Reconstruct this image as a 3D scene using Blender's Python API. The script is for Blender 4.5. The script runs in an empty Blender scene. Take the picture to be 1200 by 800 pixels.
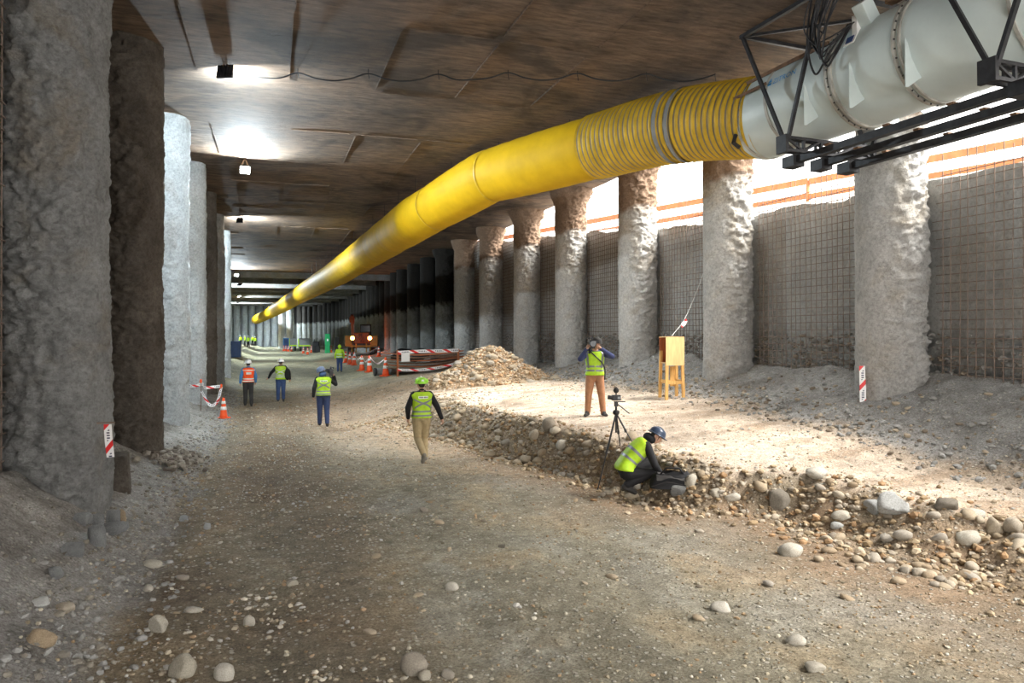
import bpy, bmesh, math, random
import numpy as np
from mathutils import Vector, Matrix
# ------------------------------------------------------------------ camera, sky, exposure
SC = bpy.context.scene
COL = SC.collection
PI = math.pi
F = 850.0                       # focal length in pixels of a 1200 px wide frame
CAMZ = 2.7
YAW = math.atan(285.0 / F)      # the camera looks this far to the right of the tunnel axis (+Y)
HOR = 391.0                     # row of the horizon
CY, SY = math.cos(YAW), math.sin(YAW)
cam = bpy.data.cameras.new('camera')
cam.sensor_width = 36.0
cam.lens = F / 1200 * 36.0
cam.shift_y = -(400 - HOR) / 1200
cam.clip_end = 1000
camo = bpy.data.objects.new('camera', cam)
camo.location = (0, 0, CAMZ)
camo.rotation_euler = (PI / 2, 0, -YAW)
COL.objects.link(camo)
SC.camera = camo
SC.view_settings.view_transform = 'Standard'
SC.view_settings.look = 'None'
SC.view_settings.gamma = 1.0
SC.view_settings.use_curve_mapping = False
SC.view_settings.exposure = 1.74

world = bpy.data.worlds.new('overcast_sky')
SC.world = world
world.use_nodes = True
bg = world.node_tree.nodes['Background']
bg.inputs[0].default_value = (1.0, 0.975, 0.94, 1)
bg.inputs[1].default_value = 1.9
sun = bpy.data.lights.new('hazy_sun', 'SUN')
sun.energy = 6.5
sun.angle = math.radians(35)
sun.color = (1.0, 0.96, 0.90)
suno = bpy.data.objects.new('hazy_sun', sun)
COL.objects.link(suno)
suno.rotation_euler = Vector((-0.56, 0.36, -0.75)).to_track_quat('-Z', 'Y').to_euler()

# ------------------------------------------------------------------ helpers
rng = np.random.default_rng(7)
random.seed(7)

def smooth(a, b, x):
    t = np.clip((np.asarray(x, float) - a) / (b - a), 0, 1)
    return t * t * (3 - 2 * t)

_perm = rng.permutation(4096)
_val = rng.random(4096) * 2 - 1
def vnoise(x, y, z=0.0):
    x, y, z = np.broadcast_arrays(np.asarray(x, float), np.asarray(y, float), np.asarray(z, float))
    xi, yi, zi = np.floor(x).astype(int), np.floor(y).astype(int), np.floor(z).astype(int)
    xf, yf, zf = x - xi, y - yi, z - zi
    u, v, w = [t * t * (3 - 2 * t) for t in (xf, yf, zf)]
    def h(i, j, k):
        return _val[_perm[(_perm[(_perm[(xi + i) & 4095] + yi + j) & 4095] + zi + k) & 4095]]
    a = h(0,0,0) * (1-u) + h(1,0,0) * u
    b = h(0,1,0) * (1-u) + h(1,1,0) * u
    c = h(0,0,1) * (1-u) + h(1,0,1) * u
    d = h(0,1,1) * (1-u) + h(1,1,1) * u
    return (a * (1-v) + b * v) * (1-w) + (c * (1-v) + d * v) * w
def fbm(x, y, z=0.0, o=4, g=0.5):
    s = 0; a = 1.0; n = 0
    x, y, z = np.asarray(x, float), np.asarray(y, float), np.asarray(z, float)
    for i in range(o):
        s = s + a * vnoise(x * 2**i + 17 * i, y * 2**i + 5 * i, z * 2**i); n += a; a *= g
    return s / n

def unproj(px, py, zc):
    xc = (px - 600) / F * zc
    return Vector((xc * CY + zc * SY, -xc * SY + zc * CY, CAMZ + (HOR - py) / F * zc))
def at_z(px, py, z):
    return unproj(px, py, (z - CAMZ) * F / (HOR - py))
def at_x(px, py, X):
    """point on the picture ray at a given distance to the side of the tunnel axis"""
    k = (px - 600) / F * CY + SY
    return unproj(px, py, X / k)

class MB:
    def __init__(s): s.v = []; s.f = []
    def add(s, v, f):
        o = len(s.v); s.v += [tuple(p) for p in v]; s.f += [tuple(i + o for i in q) for q in f]; return s
    def box(s, c, d, m=None):
        x, y, z = d[0] / 2, d[1] / 2, d[2] / 2
        v = [Vector((a, b, e)) for a in (-x, x) for b in (-y, y) for e in (-z, z)]
        if m is not None: v = [m @ p for p in v]
        v = [p + Vector(c) for p in v]
        return s.add(v, [(0,1,3,2), (4,6,7,5), (0,4,5,1), (2,3,7,6), (0,2,6,4), (1,5,7,3)])
    def beam(s, p, q, w, h=None, up=(0,0,1)):
        p, q = Vector(p), Vector(q); h = h or w
        d = (q - p); L = d.length; d.normalize(); up = Vector(up)
        if abs(d.dot(up)) > .98: up = Vector((0, 1, 0)) if abs(d.y) < .9 else Vector((1, 0, 0))
        r = d.cross(up).normalized(); u = r.cross(d)
        m = Matrix((r, d, u)).transposed()
        return s.box((p + q) / 2, (w, L, h), m)
    def tube(s, pts, r, n=8, cap=True):
        pts = [Vector(p) for p in pts]; N = len(pts)
        rr = r if hasattr(r, '__len__') else [r] * N
        t0 = (pts[1] - pts[0]).normalized()
        a = Vector((0, 0, 1)) if abs(t0.z) < .9 else Vector((1, 0, 0))
        nrm = t0.cross(a).normalized()
        o = []
        for i, p in enumerate(pts):
            t = (pts[min(i + 1, N - 1)] - pts[max(i - 1, 0)])
            t = t.normalized() if t.length > 1e-9 else t0
            nrm = (nrm - t * nrm.dot(t)).normalized(); b = t.cross(nrm)
            o += [p + (nrm * math.cos(2*PI*k/n) + b * math.sin(2*PI*k/n)) * rr[i] for k in range(n)]
        f = [(i*n + k, i*n + (k+1) % n, (i+1)*n + (k+1) % n, (i+1)*n + k) for i in range(N-1) for k in range(n)]
        if cap: f += [tuple(range(n-1, -1, -1)), tuple((N-1)*n + k for k in range(n))]
        return s.add(o, f)
    def lathe(s, prof, n=24, m=None, c=(0,0,0)):
        c = Vector(c); o = []
        for r, z in prof:
            for k in range(n):
                p = Vector((r * math.cos(2*PI*k/n), r * math.sin(2*PI*k/n), z))
                o.append((m @ p if m is not None else p) + c)
        N = len(prof)
        f = [(i*n + k, i*n + (k+1) % n, (i+1)*n + (k+1) % n, (i+1)*n + k) for i in range(N-1) for k in range(n)]
        f += [tuple(range(n-1, -1, -1)), tuple((N-1)*n + k for k in range(n))]
        return s.add(o, f)
    def prism(s, poly, h, m=None, c=(0,0,0)):
        n = len(poly); c = Vector(c)
        v = [Vector((x, y, z)) for z in (-h/2, h/2) for x, y in poly]
        v = [(m @ p if m is not None else p) + c for p in v]
        return s.add(v, [tuple(range(n-1, -1, -1)), tuple(range(n, 2*n))] + [(k, (k+1) % n, n + (k+1) % n, n + k) for k in range(n)])
    def ball(s, c, d, n=12, m=None):
        pr = [(max(math.cos(a), 1e-4), math.sin(a)) for a in np.linspace(-PI/2, PI/2, n//2 + 2)]
        mm = Matrix.Diagonal(Vector(d))
        if m is not None: mm = m @ mm
        return s.lathe(pr, n, mm, c)
    def mesh(s, name):
        me = bpy.data.meshes.new(name); me.from_pydata(s.v, [], s.f); me.update(); return me
    def build(s, name, mat, parent=None, sm=False, bevel=0):
        me = s.mesh(name)
        if sm: me.polygons.foreach_set('use_smooth', [True] * len(me.polygons))
        o = link(name, me, mat, parent)
        if bevel:
            b = o.modifiers.new('bevel', 'BEVEL'); b.width = bevel; b.segments = 2; b.limit_method = 'ANGLE'
        return o

def link(name, me, mat=None, parent=None):
    o = bpy.data.objects.new(name, me); COL.objects.link(o)
    if mat is not None:
        if len(me.materials) == 0: me.materials.append(mat)
    if parent is not None: o.parent = parent
    return o
def tag(o, label, cat=None, group=None, kind=None):
    o['label'] = label
    if cat: o['category'] = cat
    if group: o['group'] = group
    if kind: o['kind'] = kind
    return o
def empty(name, loc, rz=0, label=None, cat=None, group=None):
    o = bpy.data.objects.new(name, None); COL.objects.link(o); o.empty_display_size = .1
    o.location = loc; o.rotation_euler = (0, 0, rz)
    if label: tag(o, label, cat, group)
    return o
def copy_tree(o, parent=None):
    c = o.copy(); COL.objects.link(c)
    if parent is not None: c.parent = parent
    for ch in list(o.children): copy_tree(ch, c)
    return c
def grid_mesh(name, P, wrap=False, tint=None, sm=True):
    """P: array (R, C, 3)"""
    R, C = P.shape[:2]
    idx = np.arange(R * C).reshape(R, C)
    if wrap: idx = np.concatenate([idx, idx[:, :1]], 1)
    q = np.stack([idx[:-1, :-1], idx[:-1, 1:], idx[1:, 1:], idx[1:, :-1]], -1).reshape(-1, 4)
    return np_mesh(name, P.reshape(-1, 3), q, None if tint is None else tint.reshape(-1, 3), sm)
def np_mesh(name, v, f, tint=None, sm=True):
    me = bpy.data.meshes.new(name)
    n = len(f); k = f.shape[1]
    me.vertices.add(len(v)); me.vertices.foreach_set('co', np.ascontiguousarray(v, np.float32).ravel())
    me.loops.add(n * k); me.loops.foreach_set('vertex_index', np.ascontiguousarray(f, np.int32).ravel())
    me.polygons.add(n)
    me.polygons.foreach_set('loop_start', np.arange(0, n * k, k, dtype=np.int32))
    me.polygons.foreach_set('loop_total', np.full(n, k, np.int32))
    me.polygons.foreach_set('use_smooth', np.full(n, sm, bool))
    me.update(calc_edges=True)
    if tint is not None:
        a = me.color_attributes.new('tint', 'FLOAT_COLOR', 'POINT')
        a.data.foreach_set('color', np.concatenate([tint, np.ones((len(tint), 1))], 1).astype(np.float32).ravel())
    return me

# ------------------------------------------------------------------ materials
def newmat(name):
    m = bpy.data.materials.new(name); m.use_nodes = True
    nt = m.node_tree; return m, nt, nt.nodes['Principled BSDF']
def nd(nt, t, **k):
    n = nt.nodes.new(t)
    for a, b in k.items():
        if a.startswith('i_'):
            key = a[2:]; n.inputs[int(key) if key.isdigit() else key.replace('_', ' ')].default_value = b
        else: setattr(n, a, b)
    return n
def ramp(nt, fac, stops, interp='LINEAR'):
    r = nt.nodes.new('ShaderNodeValToRGB'); r.color_ramp.interpolation = interp
    e = r.color_ramp.elements
    while len(e) < len(stops): e.new(.5)
    for i, (p, c) in enumerate(stops):
        e[i].position = p; e[i].color = (c[0], c[1], c[2], 1)
    nt.links.new(fac, r.inputs[0]); return r.outputs[0]
def mix(nt, fac, a, b, mode='MIX'):
    n = nt.nodes.new('ShaderNodeMix'); n.data_type = 'RGBA'; n.blend_type = mode
    for i, v in ((0, fac), (6, a), (7, b)):
        if isinstance(v, (int, float)): n.inputs[i].default_value = v
        elif isinstance(v, tuple): n.inputs[i].default_value = (*v, 1) if len(v) == 3 else v
        else: nt.links.new(v, n.inputs[i])
    return n.outputs[2]
def noise(nt, sc, det=6, rough=.6, vec=None, dist=0):
    n = nd(nt, 'ShaderNodeTexNoise', i_Scale=sc, i_Detail=det, i_Roughness=rough, i_Distortion=dist)
    if vec is not None: nt.links.new(vec, n.inputs['Vector'])
    return n.outputs[0]
def coords(nt, scale=(1,1,1)):
    t = nd(nt, 'ShaderNodeTexCoord'); mp = nd(nt, 'ShaderNodeMapping'); mp.inputs['Scale'].default_value = scale
    nt.links.new(t.outputs['Object'], mp.inputs[0]); return mp.outputs[0]
def bump(nt, b, h, strength=.4, dist=.02):
    n = nd(nt, 'ShaderNodeBump', i_Strength=strength, i_Distance=dist)
    nt.links.new(h, n.inputs['Height']); nt.links.new(n.outputs[0], b.inputs['Normal'])
def simple(name, col, rough=.6, metal=0, var=.25, sc=8, bmp=0, spec=.4, stretch=(1,1,1)):
    """a plain coat with slight uneven colour, grain and wear"""
    m, nt, b = newmat(name)
    v = coords(nt, stretch)
    n = noise(nt, sc, 5, .6, v)
    lo = tuple(c * (1 - var) for c in col); hi = tuple(min(1, c * (1 + var)) for c in col)
    nt.links.new(ramp(nt, n, [(.3, lo), (.7, hi)]), b.inputs['Base Color'])
    b.inputs['Roughness'].default_value = rough; b.inputs['Metallic'].default_value = metal
    b.inputs['Specular IOR Level'].default_value = spec
    if bmp: bump(nt, b, noise(nt, sc * 4, 5, .6, v), bmp, .01)
    return m
def glow(name, col, strength):
    m, nt, b = newmat(name)
    b.inputs['Base Color'].default_value = (*col, 1)
    b.inputs['Emission Color'].default_value = (*col, 1); b.inputs['Emission Strength'].default_value = strength
    return m

def concrete(name, a, b_, c=None, brown=None, z0=None, sc=1.6, bm=.6, dist=.03):
    """sprayed concrete; c = stain colour, brown above object height z0"""
    m, nt, b = newmat(name)
    v = coords(nt)
    n1 = noise(nt, sc, 8, .65, v)
    col = ramp(nt, n1, [(.3, a), (.7, b_)])
    if c is not None:
        n2 = noise(nt, sc * .6, 5, .6, v, .4)
        st = ramp(nt, n2, [(.52, (0,0,0)), (.68, (1,1,1))])
        col = mix(nt, st, col, c)
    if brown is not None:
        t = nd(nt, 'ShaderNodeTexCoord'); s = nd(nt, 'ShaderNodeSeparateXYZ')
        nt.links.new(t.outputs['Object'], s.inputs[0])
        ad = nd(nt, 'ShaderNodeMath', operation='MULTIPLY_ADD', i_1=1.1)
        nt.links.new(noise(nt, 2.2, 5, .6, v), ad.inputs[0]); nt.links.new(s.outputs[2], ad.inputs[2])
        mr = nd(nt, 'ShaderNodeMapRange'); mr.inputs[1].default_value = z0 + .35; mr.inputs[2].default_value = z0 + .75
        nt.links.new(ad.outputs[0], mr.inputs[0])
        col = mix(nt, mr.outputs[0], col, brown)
    fine = noise(nt, 15, 9, .82, v)
    fr = ramp(nt, fine, [(.3, (.48, .47, .46)), (.5, (.95, .95, .95)), (.7, (1.32, 1.32, 1.32))])
    col = mix(nt, 1.0, col, fr, 'MULTIPLY')
    nt.links.new(col, b.inputs['Base Color'])
    b.inputs['Roughness'].default_value = .92; b.inputs['Specular IOR Level'].default_value = .15
    bump(nt, b, noise(nt, 9, 9, .78, v), min(1, bm * 1.6), dist * 3)
    return m

M = {}
M['col_right'] = concrete('sprayed_concrete_pale', (.44,.435,.42), (.58,.57,.55), (.46,.42,.36), (.24,.165,.115), 6.7)
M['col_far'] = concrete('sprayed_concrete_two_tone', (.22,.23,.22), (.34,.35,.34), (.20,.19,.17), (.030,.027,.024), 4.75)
M['col_left_grey'] = concrete('sprayed_concrete_grey', (.18,.18,.176), (.32,.32,.315), (.24,.215,.18))
M['col_left_brown'] = concrete('sprayed_concrete_brown', (.085,.072,.06), (.165,.142,.118), (.07,.055,.042))
M['col_left_white'] = concrete('sprayed_concrete_white', (.38,.41,.42), (.52,.55,.56), (.36,.36,.35))
M['wall'] = concrete('shotcrete_wall', (.46,.46,.45), (.60,.60,.58), (.50,.475,.43), None, None, 1.2, .9, .04)
M['wall_dark'] = concrete('dark_brown_wall', (.04,.035,.03), (.07,.06,.05), (.05,.04,.03))  # very dark brown wall colour
M['slope'] = concrete('shotcrete_slope', (.45,.44,.42), (.60,.58,.55), (.5,.45,.38))
M['rebar'] = simple('rusty_rebar', (.20,.15,.12), .8, .2, .4, 5, 0, .3)
M['steel_black'] = simple('black_painted_steel', (.028,.028,.031), .5, .3, .5, 6, .2)
M['rubber'] = simple('black_rubber', (.012,.012,.014), .55, 0, .4, 10)
M['fan_white'] = simple('grey_white_paint', (.56,.64,.635), .42, 0, .07, 1.5)
M['fan_band'] = simple('fan_flange_paint', (.40,.39,.35), .55, .1, .3, 5)
M['rust'] = simple('rust_brown', (.16,.09,.05), .85, 0, .4, 8)
M['yellow'] = simple('yellow_duct_fabric', (.62,.38,.010), .6, 0, .12, 1.2, .08, .12)
M['yellow_dirty'] = simple('yellow_duct_ribs', (.56,.36,.02), .5, 0, .25, 2)
M['grey_strap'] = simple('grey_strap', (.20,.20,.19), .7, 0, .2, 4)
M['black'] = simple('black_plastic', (.015,.015,.017), .45, 0, .3, 10)
M['white'] = simple('white_plastic', (.80,.80,.78), .5, 0, .06, 6)
M['orange'] = simple('orange_plastic', (.85,.10,.02), .5, 0, .12, 6)
M['red'] = simple('red_paint', (.55,.03,.02), .5, 0, .15, 6)
M['timber'] = simple('yellow_timber', (.62,.36,.12), .7, 0, .25, 4, .2, .3, (8,8,1))
M['plywood'] = simple('plywood_sheet', (.72,.48,.22), .7, 0, .15, 3, .1, .3, (6,6,1))
M['timber_red'] = simple('reddish_timber', (.42,.13,.05), .75, 0, .25, 4, .1, .3, (8,8,1))
M['board_orange'] = simple('orange_brown_board', (.36,.12,.045), .8, 0, .25, 3, .1)
M['blue'] = simple('dark_blue_paint', (.025,.06,.18), .5, 0, .2, 2)
M['green'] = simple('green_paint', (.02,.30,.10), .5, 0, .2, 3)
M['lamp_on'] = glow('led_lens', (.86,.95,1.0), 60)
M['lamp_amber'] = glow('amber_lamp', (1.0,.13,.02), 45)
M['machine'] = simple('machine_orange', (.24,.055,.01), .5, .1, .2, 4)
M['machine_yellow'] = simple('machine_yellow', (.26,.14,.015), .5, .1, .2, 4)
M['glass'] = simple('cab_glass', (.02,.025,.03), .1, 0, .1, 3)
# ------------------------------------------------------------------ the ground: road, gravel bank, platform, toes of the walls
XR, XL, CEIL = 11.5, -2.6, 8.5          # column rows and underside of the roof slab
_cr = [at_z(px, py, h) for px, py, h in [(1185,604,.45), (1132,600,.45), (1045,576,.5), (957,558,.55), (870,551,.6), (800,537,.65), (688,507,.75), (625,492,.8), (532,472,.8)]]
CR_Y = np.array([0.0] + [p.y for p in _cr] + [24.0, 30.0, 60.0])
CR_X = np.array([9.6] + [p.x for p in _cr] + [5.2, 6.6, 8.0])
CR_H = np.array([.40] + [p.z for p in _cr] + [.75, .6, .45])
def bank_w(y): return np.interp(y, [0, 6, 9, 12, 17, 20, 24, 30], [1.6, 1.3, .95, .6, .65, 1.1, 3.0, 4.0])
def ground(x, y, rough=True):
    x, y = np.asarray(x, float), np.asarray(y, float)
    xc = np.interp(y, CR_Y, CR_X) + .16 * fbm(x * .3 + 9, y * 1.1, 0, 3) * smooth(30, 18, y); h = np.interp(y, CR_Y, CR_H); w = bank_w(y)
    t = smooth(0, 1, (x - (xc - w)) / w)
    z = t * h + np.clip(x - xc, 0, 4.5) * .075 * t
    # toe of debris at the right wall
    tw = np.clip((x - 9.75) / 2.4, 0, 1); toe = .55 + .45 * fbm(y * .55, 3.3, 0, 2)
    z = z + tw ** 1.15 * toe * 1.45
    # toe of dust at the left wall
    tl = np.clip((-1.25 - x) / 1.7, 0, 1)
    z = z + tl ** 1.35 * (np.interp(y, [5, 10, 13, 20], [.98, .98, .7, .55]) + .25 * fbm(y * .6, 8.1, 0, 2))
    # the swell of the road
    road = 1 - t
    z = z + .05 * fbm(x * .35, y * .2, 1, 3) * road
    # wheel ruts
    z = z - road * .035 * (np.exp(-((x + .25 - .02 * y) / .35) ** 2) + np.exp(-((x - 1.5 - .03 * y) / .35) ** 2) + .7 * np.exp(-((x - 3.6) / .4) ** 2))
    if rough:
        bank = np.exp(-((x - xc + .5 * w) / (.65 * w)) ** 2) * smooth(28, 20, y)
        z = z + bank * .13 * fbm(x * 2.1, y * 2.1, 2, 4) + .022 * fbm(x * 2.6, y * 2.6, 3, 4) + .012 * fbm(x * 9, y * 9, 4, 2)
        z = z + (tw + tl) * .10 * fbm(x * 3, y * 3, 5, 4)
    return z
def gz(x, y): return float(ground(x, y))
def pick(px, py):
    """where the picture ray meets the ground"""
    zc = np.geomspace(4, 190, 3000)
    xc = (px - 600) / F * zc
    X, Y, Z = xc * CY + zc * SY, -xc * SY + zc * CY, CAMZ + (HOR - py) / F * zc
    k = int(np.argmax(Z <= ground(X, Y, False)))
    return Vector((X[k], Y[k], gz(X[k], Y[k])))

def ground_tint(x, y):
    xc = np.interp(y, CR_Y, CR_X); w = bank_w(y)
    n = fbm(x * .5, y * .35, 11, 4); n2 = fbm(x * 1.7, y * 1.2, 12, 4)
    C = lambda *c: np.array(c)[None, :]
    def lay(base, col, m): return base * (1 - m[:, None]) + np.asarray(col) * m[:, None]
    c = np.ones((len(x), 3)) * C(.285, .262, .185)
    c = lay(c, (.37, .365, .31), smooth(-.15, .35, n))                       # greyish gravel
    c = lay(c, (.30, .235, .135), smooth(.05, .4, n2) * .6)                    # ochre patches
    lane = smooth(-1.9, -1.0, x) * smooth(1.7, .3, x - .035 * y) * smooth(34, 24, y)
    c = lay(c, (.175, .125, .072), lane * np.clip(.75 + .8 * n, 0, 1))         # dark damp lane
    soil = np.exp(-((x - xc + w * 1.3) / (1.0 * w + .5)) ** 2) * smooth(34, 22, y)
    c = lay(c, (.27, .19, .115), np.clip(soil * (1.0 + .7 * n2), 0, 1))        # brown soil at the bank
    fr = smooth(12, 20, y) * smooth(40, 26, y) * smooth(.8, 2.2, x)
    c = lay(c, (.37, .27, .175), fr * .8)
    pl = smooth(-.30, .15, x - xc + .25 * n2) * smooth(44, 30, y)
    c = lay(c, (.60, .49, .375), pl)
    c = lay(c, (.47, .35, .24), pl * smooth(.1, .45, fbm(x * .8, y * 2.2, 14, 4)))
    sr = smooth(9.4, 9.9, x + .5 * n2) * smooth(10.3, 9.9, x) ; c = lay(c, (.34, .25, .15), sr * smooth(12, 6, y) * .9)
    rt = smooth(9.7, 10.2, x + .45 * n2); c = lay(c, (.33, .33, .32), rt)
    lt = smooth(-1.05, -1.5, x + .35 * n2); c = lay(c, (.27, .262, .245), lt * smooth(60, 40, y))
    far = smooth(30, 48, y) * smooth(9.5, 7, x); c = lay(c, (.30, .29, .17), far * .9)
    g = c.mean(1, keepdims=True); c = g + (c - g) * .82
    return c * (1 + .35 * n2[:, None])

gx = np.concatenate([np.linspace(-14, -4.2, 10), np.arange(-4, 13.2, .06)])
gy = [3.0]
while gy[-1] < 168: gy.append(gy[-1] + max(.045, .0095 * gy[-1]))
gy = np.concatenate([np.linspace(-8, 2.8, 40), gy])
GX, GY = np.meshgrid(gx, gy)
GZ = ground(GX.ravel(), GY.ravel()).reshape(GX.shape)
P = np.stack([GX, GY, GZ], -1)
m, nt, b = newmat('trodden_gravel_soil')
at = nd(nt, 'ShaderNodeAttribute', attribute_name='tint')
v = coords(nt)
col = mix(nt, 1.0, at.outputs[0], ramp(nt, noise(nt, 5, 8, .7, v), [(.28, (.55,.53,.50)), (.72, (1.35,1.35,1.35))]), 'MULTIPLY')
col = mix(nt, 1.0, col, ramp(nt, noise(nt, 38, 4, .75, v), [(.3, (.48,.46,.44)), (.7, (1.5,1.5,1.52))]), 'MULTIPLY')
vo = nd(nt, 'ShaderNodeTexVoronoi', i_Scale=17.0); nt.links.new(v, vo.inputs['Vector'])
sel = nd(nt, 'ShaderNodeSeparateColor'); nt.links.new(vo.outputs['Color'], sel.inputs[0])
chip = ramp(nt, vo.outputs['Distance'], [(.28, (1,1,1)), (.42, (0,0,0))])
few = ramp(nt, sel.outputs[0], [(.72, (0,0,0)), (.76, (1,1,1))])
msk = mix(nt, 1.0, chip, few, 'MULTIPLY')
col = mix(nt, msk, col, mix(nt, .5, col, (.62,.58,.50)))
nt.links.new(col, b.inputs['Base Color'])
b.inputs['Roughness'].default_value = .9; b.inputs['Specular IOR Level'].default_value = .2
hb = nd(nt, 'ShaderNodeMath', operation='ADD')
nt.links.new(noise(nt, 22, 8, .75, v), hb.inputs[0]); nt.links.new(msk, hb.inputs[1])
bump(nt, b, hb.outputs[0], 1.0, .035)
M['ground'] = m
fl = link('floor', grid_mesh('floor', P, tint=ground_tint(GX.ravel(), GY.ravel())), m)
tag(fl, 'rutted gravel road with a raised platform of pale trodden soil', kind='structure')

# ------------------------------------------------------------------ roof slab with board joints
m, nt, b = newmat('board_formed_concrete')
v = coords(nt); vs = coords(nt, (.55, 2.4, 1)); vf = coords(nt, (1.6, 7.0, 1))
c1 = ramp(nt, noise(nt, .5, 7, .65, v, .5), [(.3, (.125,.10,.082)), (.5, (.26,.19,.14)), (.72, (.40,.27,.18))])
c2 = ramp(nt, noise(nt, 3.2, 7, .7, vs, .3), [(.28, (.40,.39,.38)), (.7, (1.4,1.38,1.34))])
c = mix(nt, 1.0, c1, c2, 'MULTIPLY')
dk = ramp(nt, noise(nt, .28, 4, .6, v, 1.0), [(.55, (0,0,0)), (.66, (1,1,1))])
c = mix(nt, dk, c, mix(nt, .6, c, (.045,.038,.03)))
pt = ramp(nt, noise(nt, 1.1, 6, .75, vs, .8), [(.66, (0,0,0)), (.74, (1,1,1))])
c = mix(nt, pt, c, (.24,.19,.145))
nt.links.new(c, b.inputs['Base Color'])
b.inputs['Roughness'].default_value = .8; b.inputs['Specular IOR Level'].default_value = .18
mb_ = nd(nt, 'ShaderNodeMath', operation='ADD')
nt.links.new(noise(nt, 2.2, 9, .75, vs, .6), mb_.inputs[0]); nt.links.new(noise(nt, 3.0, 9, .8, vf, .5), mb_.inputs[1])
bump(nt, b, mb_.outputs[0], 1.0, .16)
M['ceiling'] = m
LIGHT_GAP_X, LIGHT_GAP_Y, LIGHT_GAP_Y0 = 10.8, 21.5, 7.0           # unseen roof gap beside the right wall, added to let daylight in
cx = np.linspace(-14, 12.3, 110); cy_ = np.concatenate([np.linspace(-10, 60, 230), np.linspace(61, 170, 40)])
CX, CYY = np.meshgrid(cx, cy_)
panel = .007 * (vnoise(np.floor((CX + 1.5) / 1.95) * 7.3, np.floor(CYY / 3.9) * 3.1))
CZ = CEIL + .03 * fbm(CX * .5, CYY * .5, 21, 4) + panel
top = CEIL + 1.2
bottom = np.stack([CX, CYY, CZ], -1)[:, ::-1]
me = grid_mesh('ceiling', bottom)
bmc = bmesh.new(); bmc.from_mesh(me)
bmesh.ops.delete(bmc, geom=[f for f in bmc.faces if f.calc_center_median().x > LIGHT_GAP_X and LIGHT_GAP_Y0 < f.calc_center_median().y < LIGHT_GAP_Y], context='FACES')
bmc.to_mesh(me); bmc.free()
ce = link('ceiling', me, M['ceiling'])
tag(ce, 'brown board-marked concrete roof slab over the tunnel', kind='structure')
MB().box(((LIGHT_GAP_X - 14) / 2, 80, top - .15), (LIGHT_GAP_X + 14, 180, 1.2)).box(((LIGHT_GAP_X + 12.3) / 2, (LIGHT_GAP_Y + 170) / 2, top - .15), (12.3 - LIGHT_GAP_X, 170 - LIGHT_GAP_Y, 1.2)).box(((LIGHT_GAP_X + 12.3) / 2, (LIGHT_GAP_Y0 - 10) / 2, top - .15), (12.3 - LIGHT_GAP_X, LIGHT_GAP_Y0 + 10, 1.2)).build('slab_top', M['ceiling'], ce)
R = MB()
for x in (-1.5, .43, 2.4, 4.35, 6.3, 8.25):
    for y0 in np.arange(2, 46, 3.9):
        if random.random() < .45: continue
        j = random.uniform(-.02, .02)
        MB().beam((x + j, y0 + .2, CEIL - .012), (x - j, y0 + 3.6, CEIL - .012), .02, .03).build('joint_ridge', M['ceiling'], ce)
for y in np.arange(5.85, 60, 3.9):
    for x0 in np.arange(-3.4, 11.5, 1.95):
        j = random.uniform(-.03, .03)
        if random.random() < .4:
            MB().beam((x0 + .1, y + j, CEIL - .008), (x0 + 1.75, y - j, CEIL - .008), .022, .026).build('joint_ridge', M['ceiling'], ce)
for y in np.arange(72, 150, 8.0):
    MB().box((-1, y, CEIL - .25), (25.5, .8, .6)).build('cross_beam', M['col_left_grey'], ce)

# ------------------------------------------------------------------ columns
def column_mesh(name, r, h, seed, nth=96, nz=300, ridge=1.0, cap=True, side=1, lump=.014):
    """sprayed pile: smooth towards the tunnel, lumpy overspray where it meets the wall (side = direction of the wall in x)"""
    th = np.linspace(0, 2*PI, nth, endpoint=False); zz = np.linspace(-.6, h, nz)
    T, Z = np.meshgrid(th, zz)
    cx_, sx_ = np.cos(T), np.sin(T)
    rough = smooth(-.35, .75, side * cx_ * .75 - sx_ * .62)            # wall side that also faces the portal
    s = seed * 13.7
    rr = r * (1 + .035 * fbm(s, Z * .35, 0, 3)) + lump * 1.5 * fbm(cx_ * 1.3 + s, sx_ * 1.3, Z * .8, 3)
    rr = rr + (lump + .085 * ridge * rough) * fbm(cx_ * 4.6 + s, sx_ * 4.6, Z * 7.5, 5, .7) * 1.7 + rough * ridge * .10
    if cap:
        rr = rr + .20 * smooth(h - .75, h - .1, Z) * (1 + .5 * fbm(cx_ * 2 + s, sx_ * 2, Z * 2, 3))
    P = np.stack([rr * cx_, rr * sx_, Z], -1)
    return grid_mesh(name, P, wrap=True)
def y_of(px, X):   # distance down the tunnel of a thing seen at column px that stands X to the side
    return at_x(px, 400, X).y
right_px = [1040, 850, 745, 667, 616, 574, 543, 520]
right_y = [y_of(p, XR) for p in right_px]
right_lab = ['rough grey concrete column with a red and white tape strip near its foot, rightmost',
 'grey concrete column directly behind the plywood box on legs',
 'grey concrete column just to the right of the standing cameraman in brown trousers',
 'grey concrete column with brown flared head just left of the standing cameraman',
 'grey concrete column with brown head rising behind the right shoulder of the rubble heap',
 'grey concrete column with brown head rising behind the left half of the rubble heap',
 'slim grey concrete column where the bright opening under the roof ends',
 'first dark-topped concrete column beyond the bright opening, right of the row']
cmesh = [column_mesh('column', .57, CEIL, k + 1, side=1) for k in range(4)]
for k, (y, lab) in enumerate(zip(right_y, right_lab)):
    o = link('concrete_column', cmesh[k % 4] if k < 7 else cmesh[0].copy(), M['col_right'])
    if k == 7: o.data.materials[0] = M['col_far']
    o.location = (XR, y, 0); o.rotation_euler = (0, 0, (.0, .12, -.1, .1, .2, -.15, .05, 0)[k])
    tag(o, lab, 'column', 'columns along the right wall')
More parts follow.
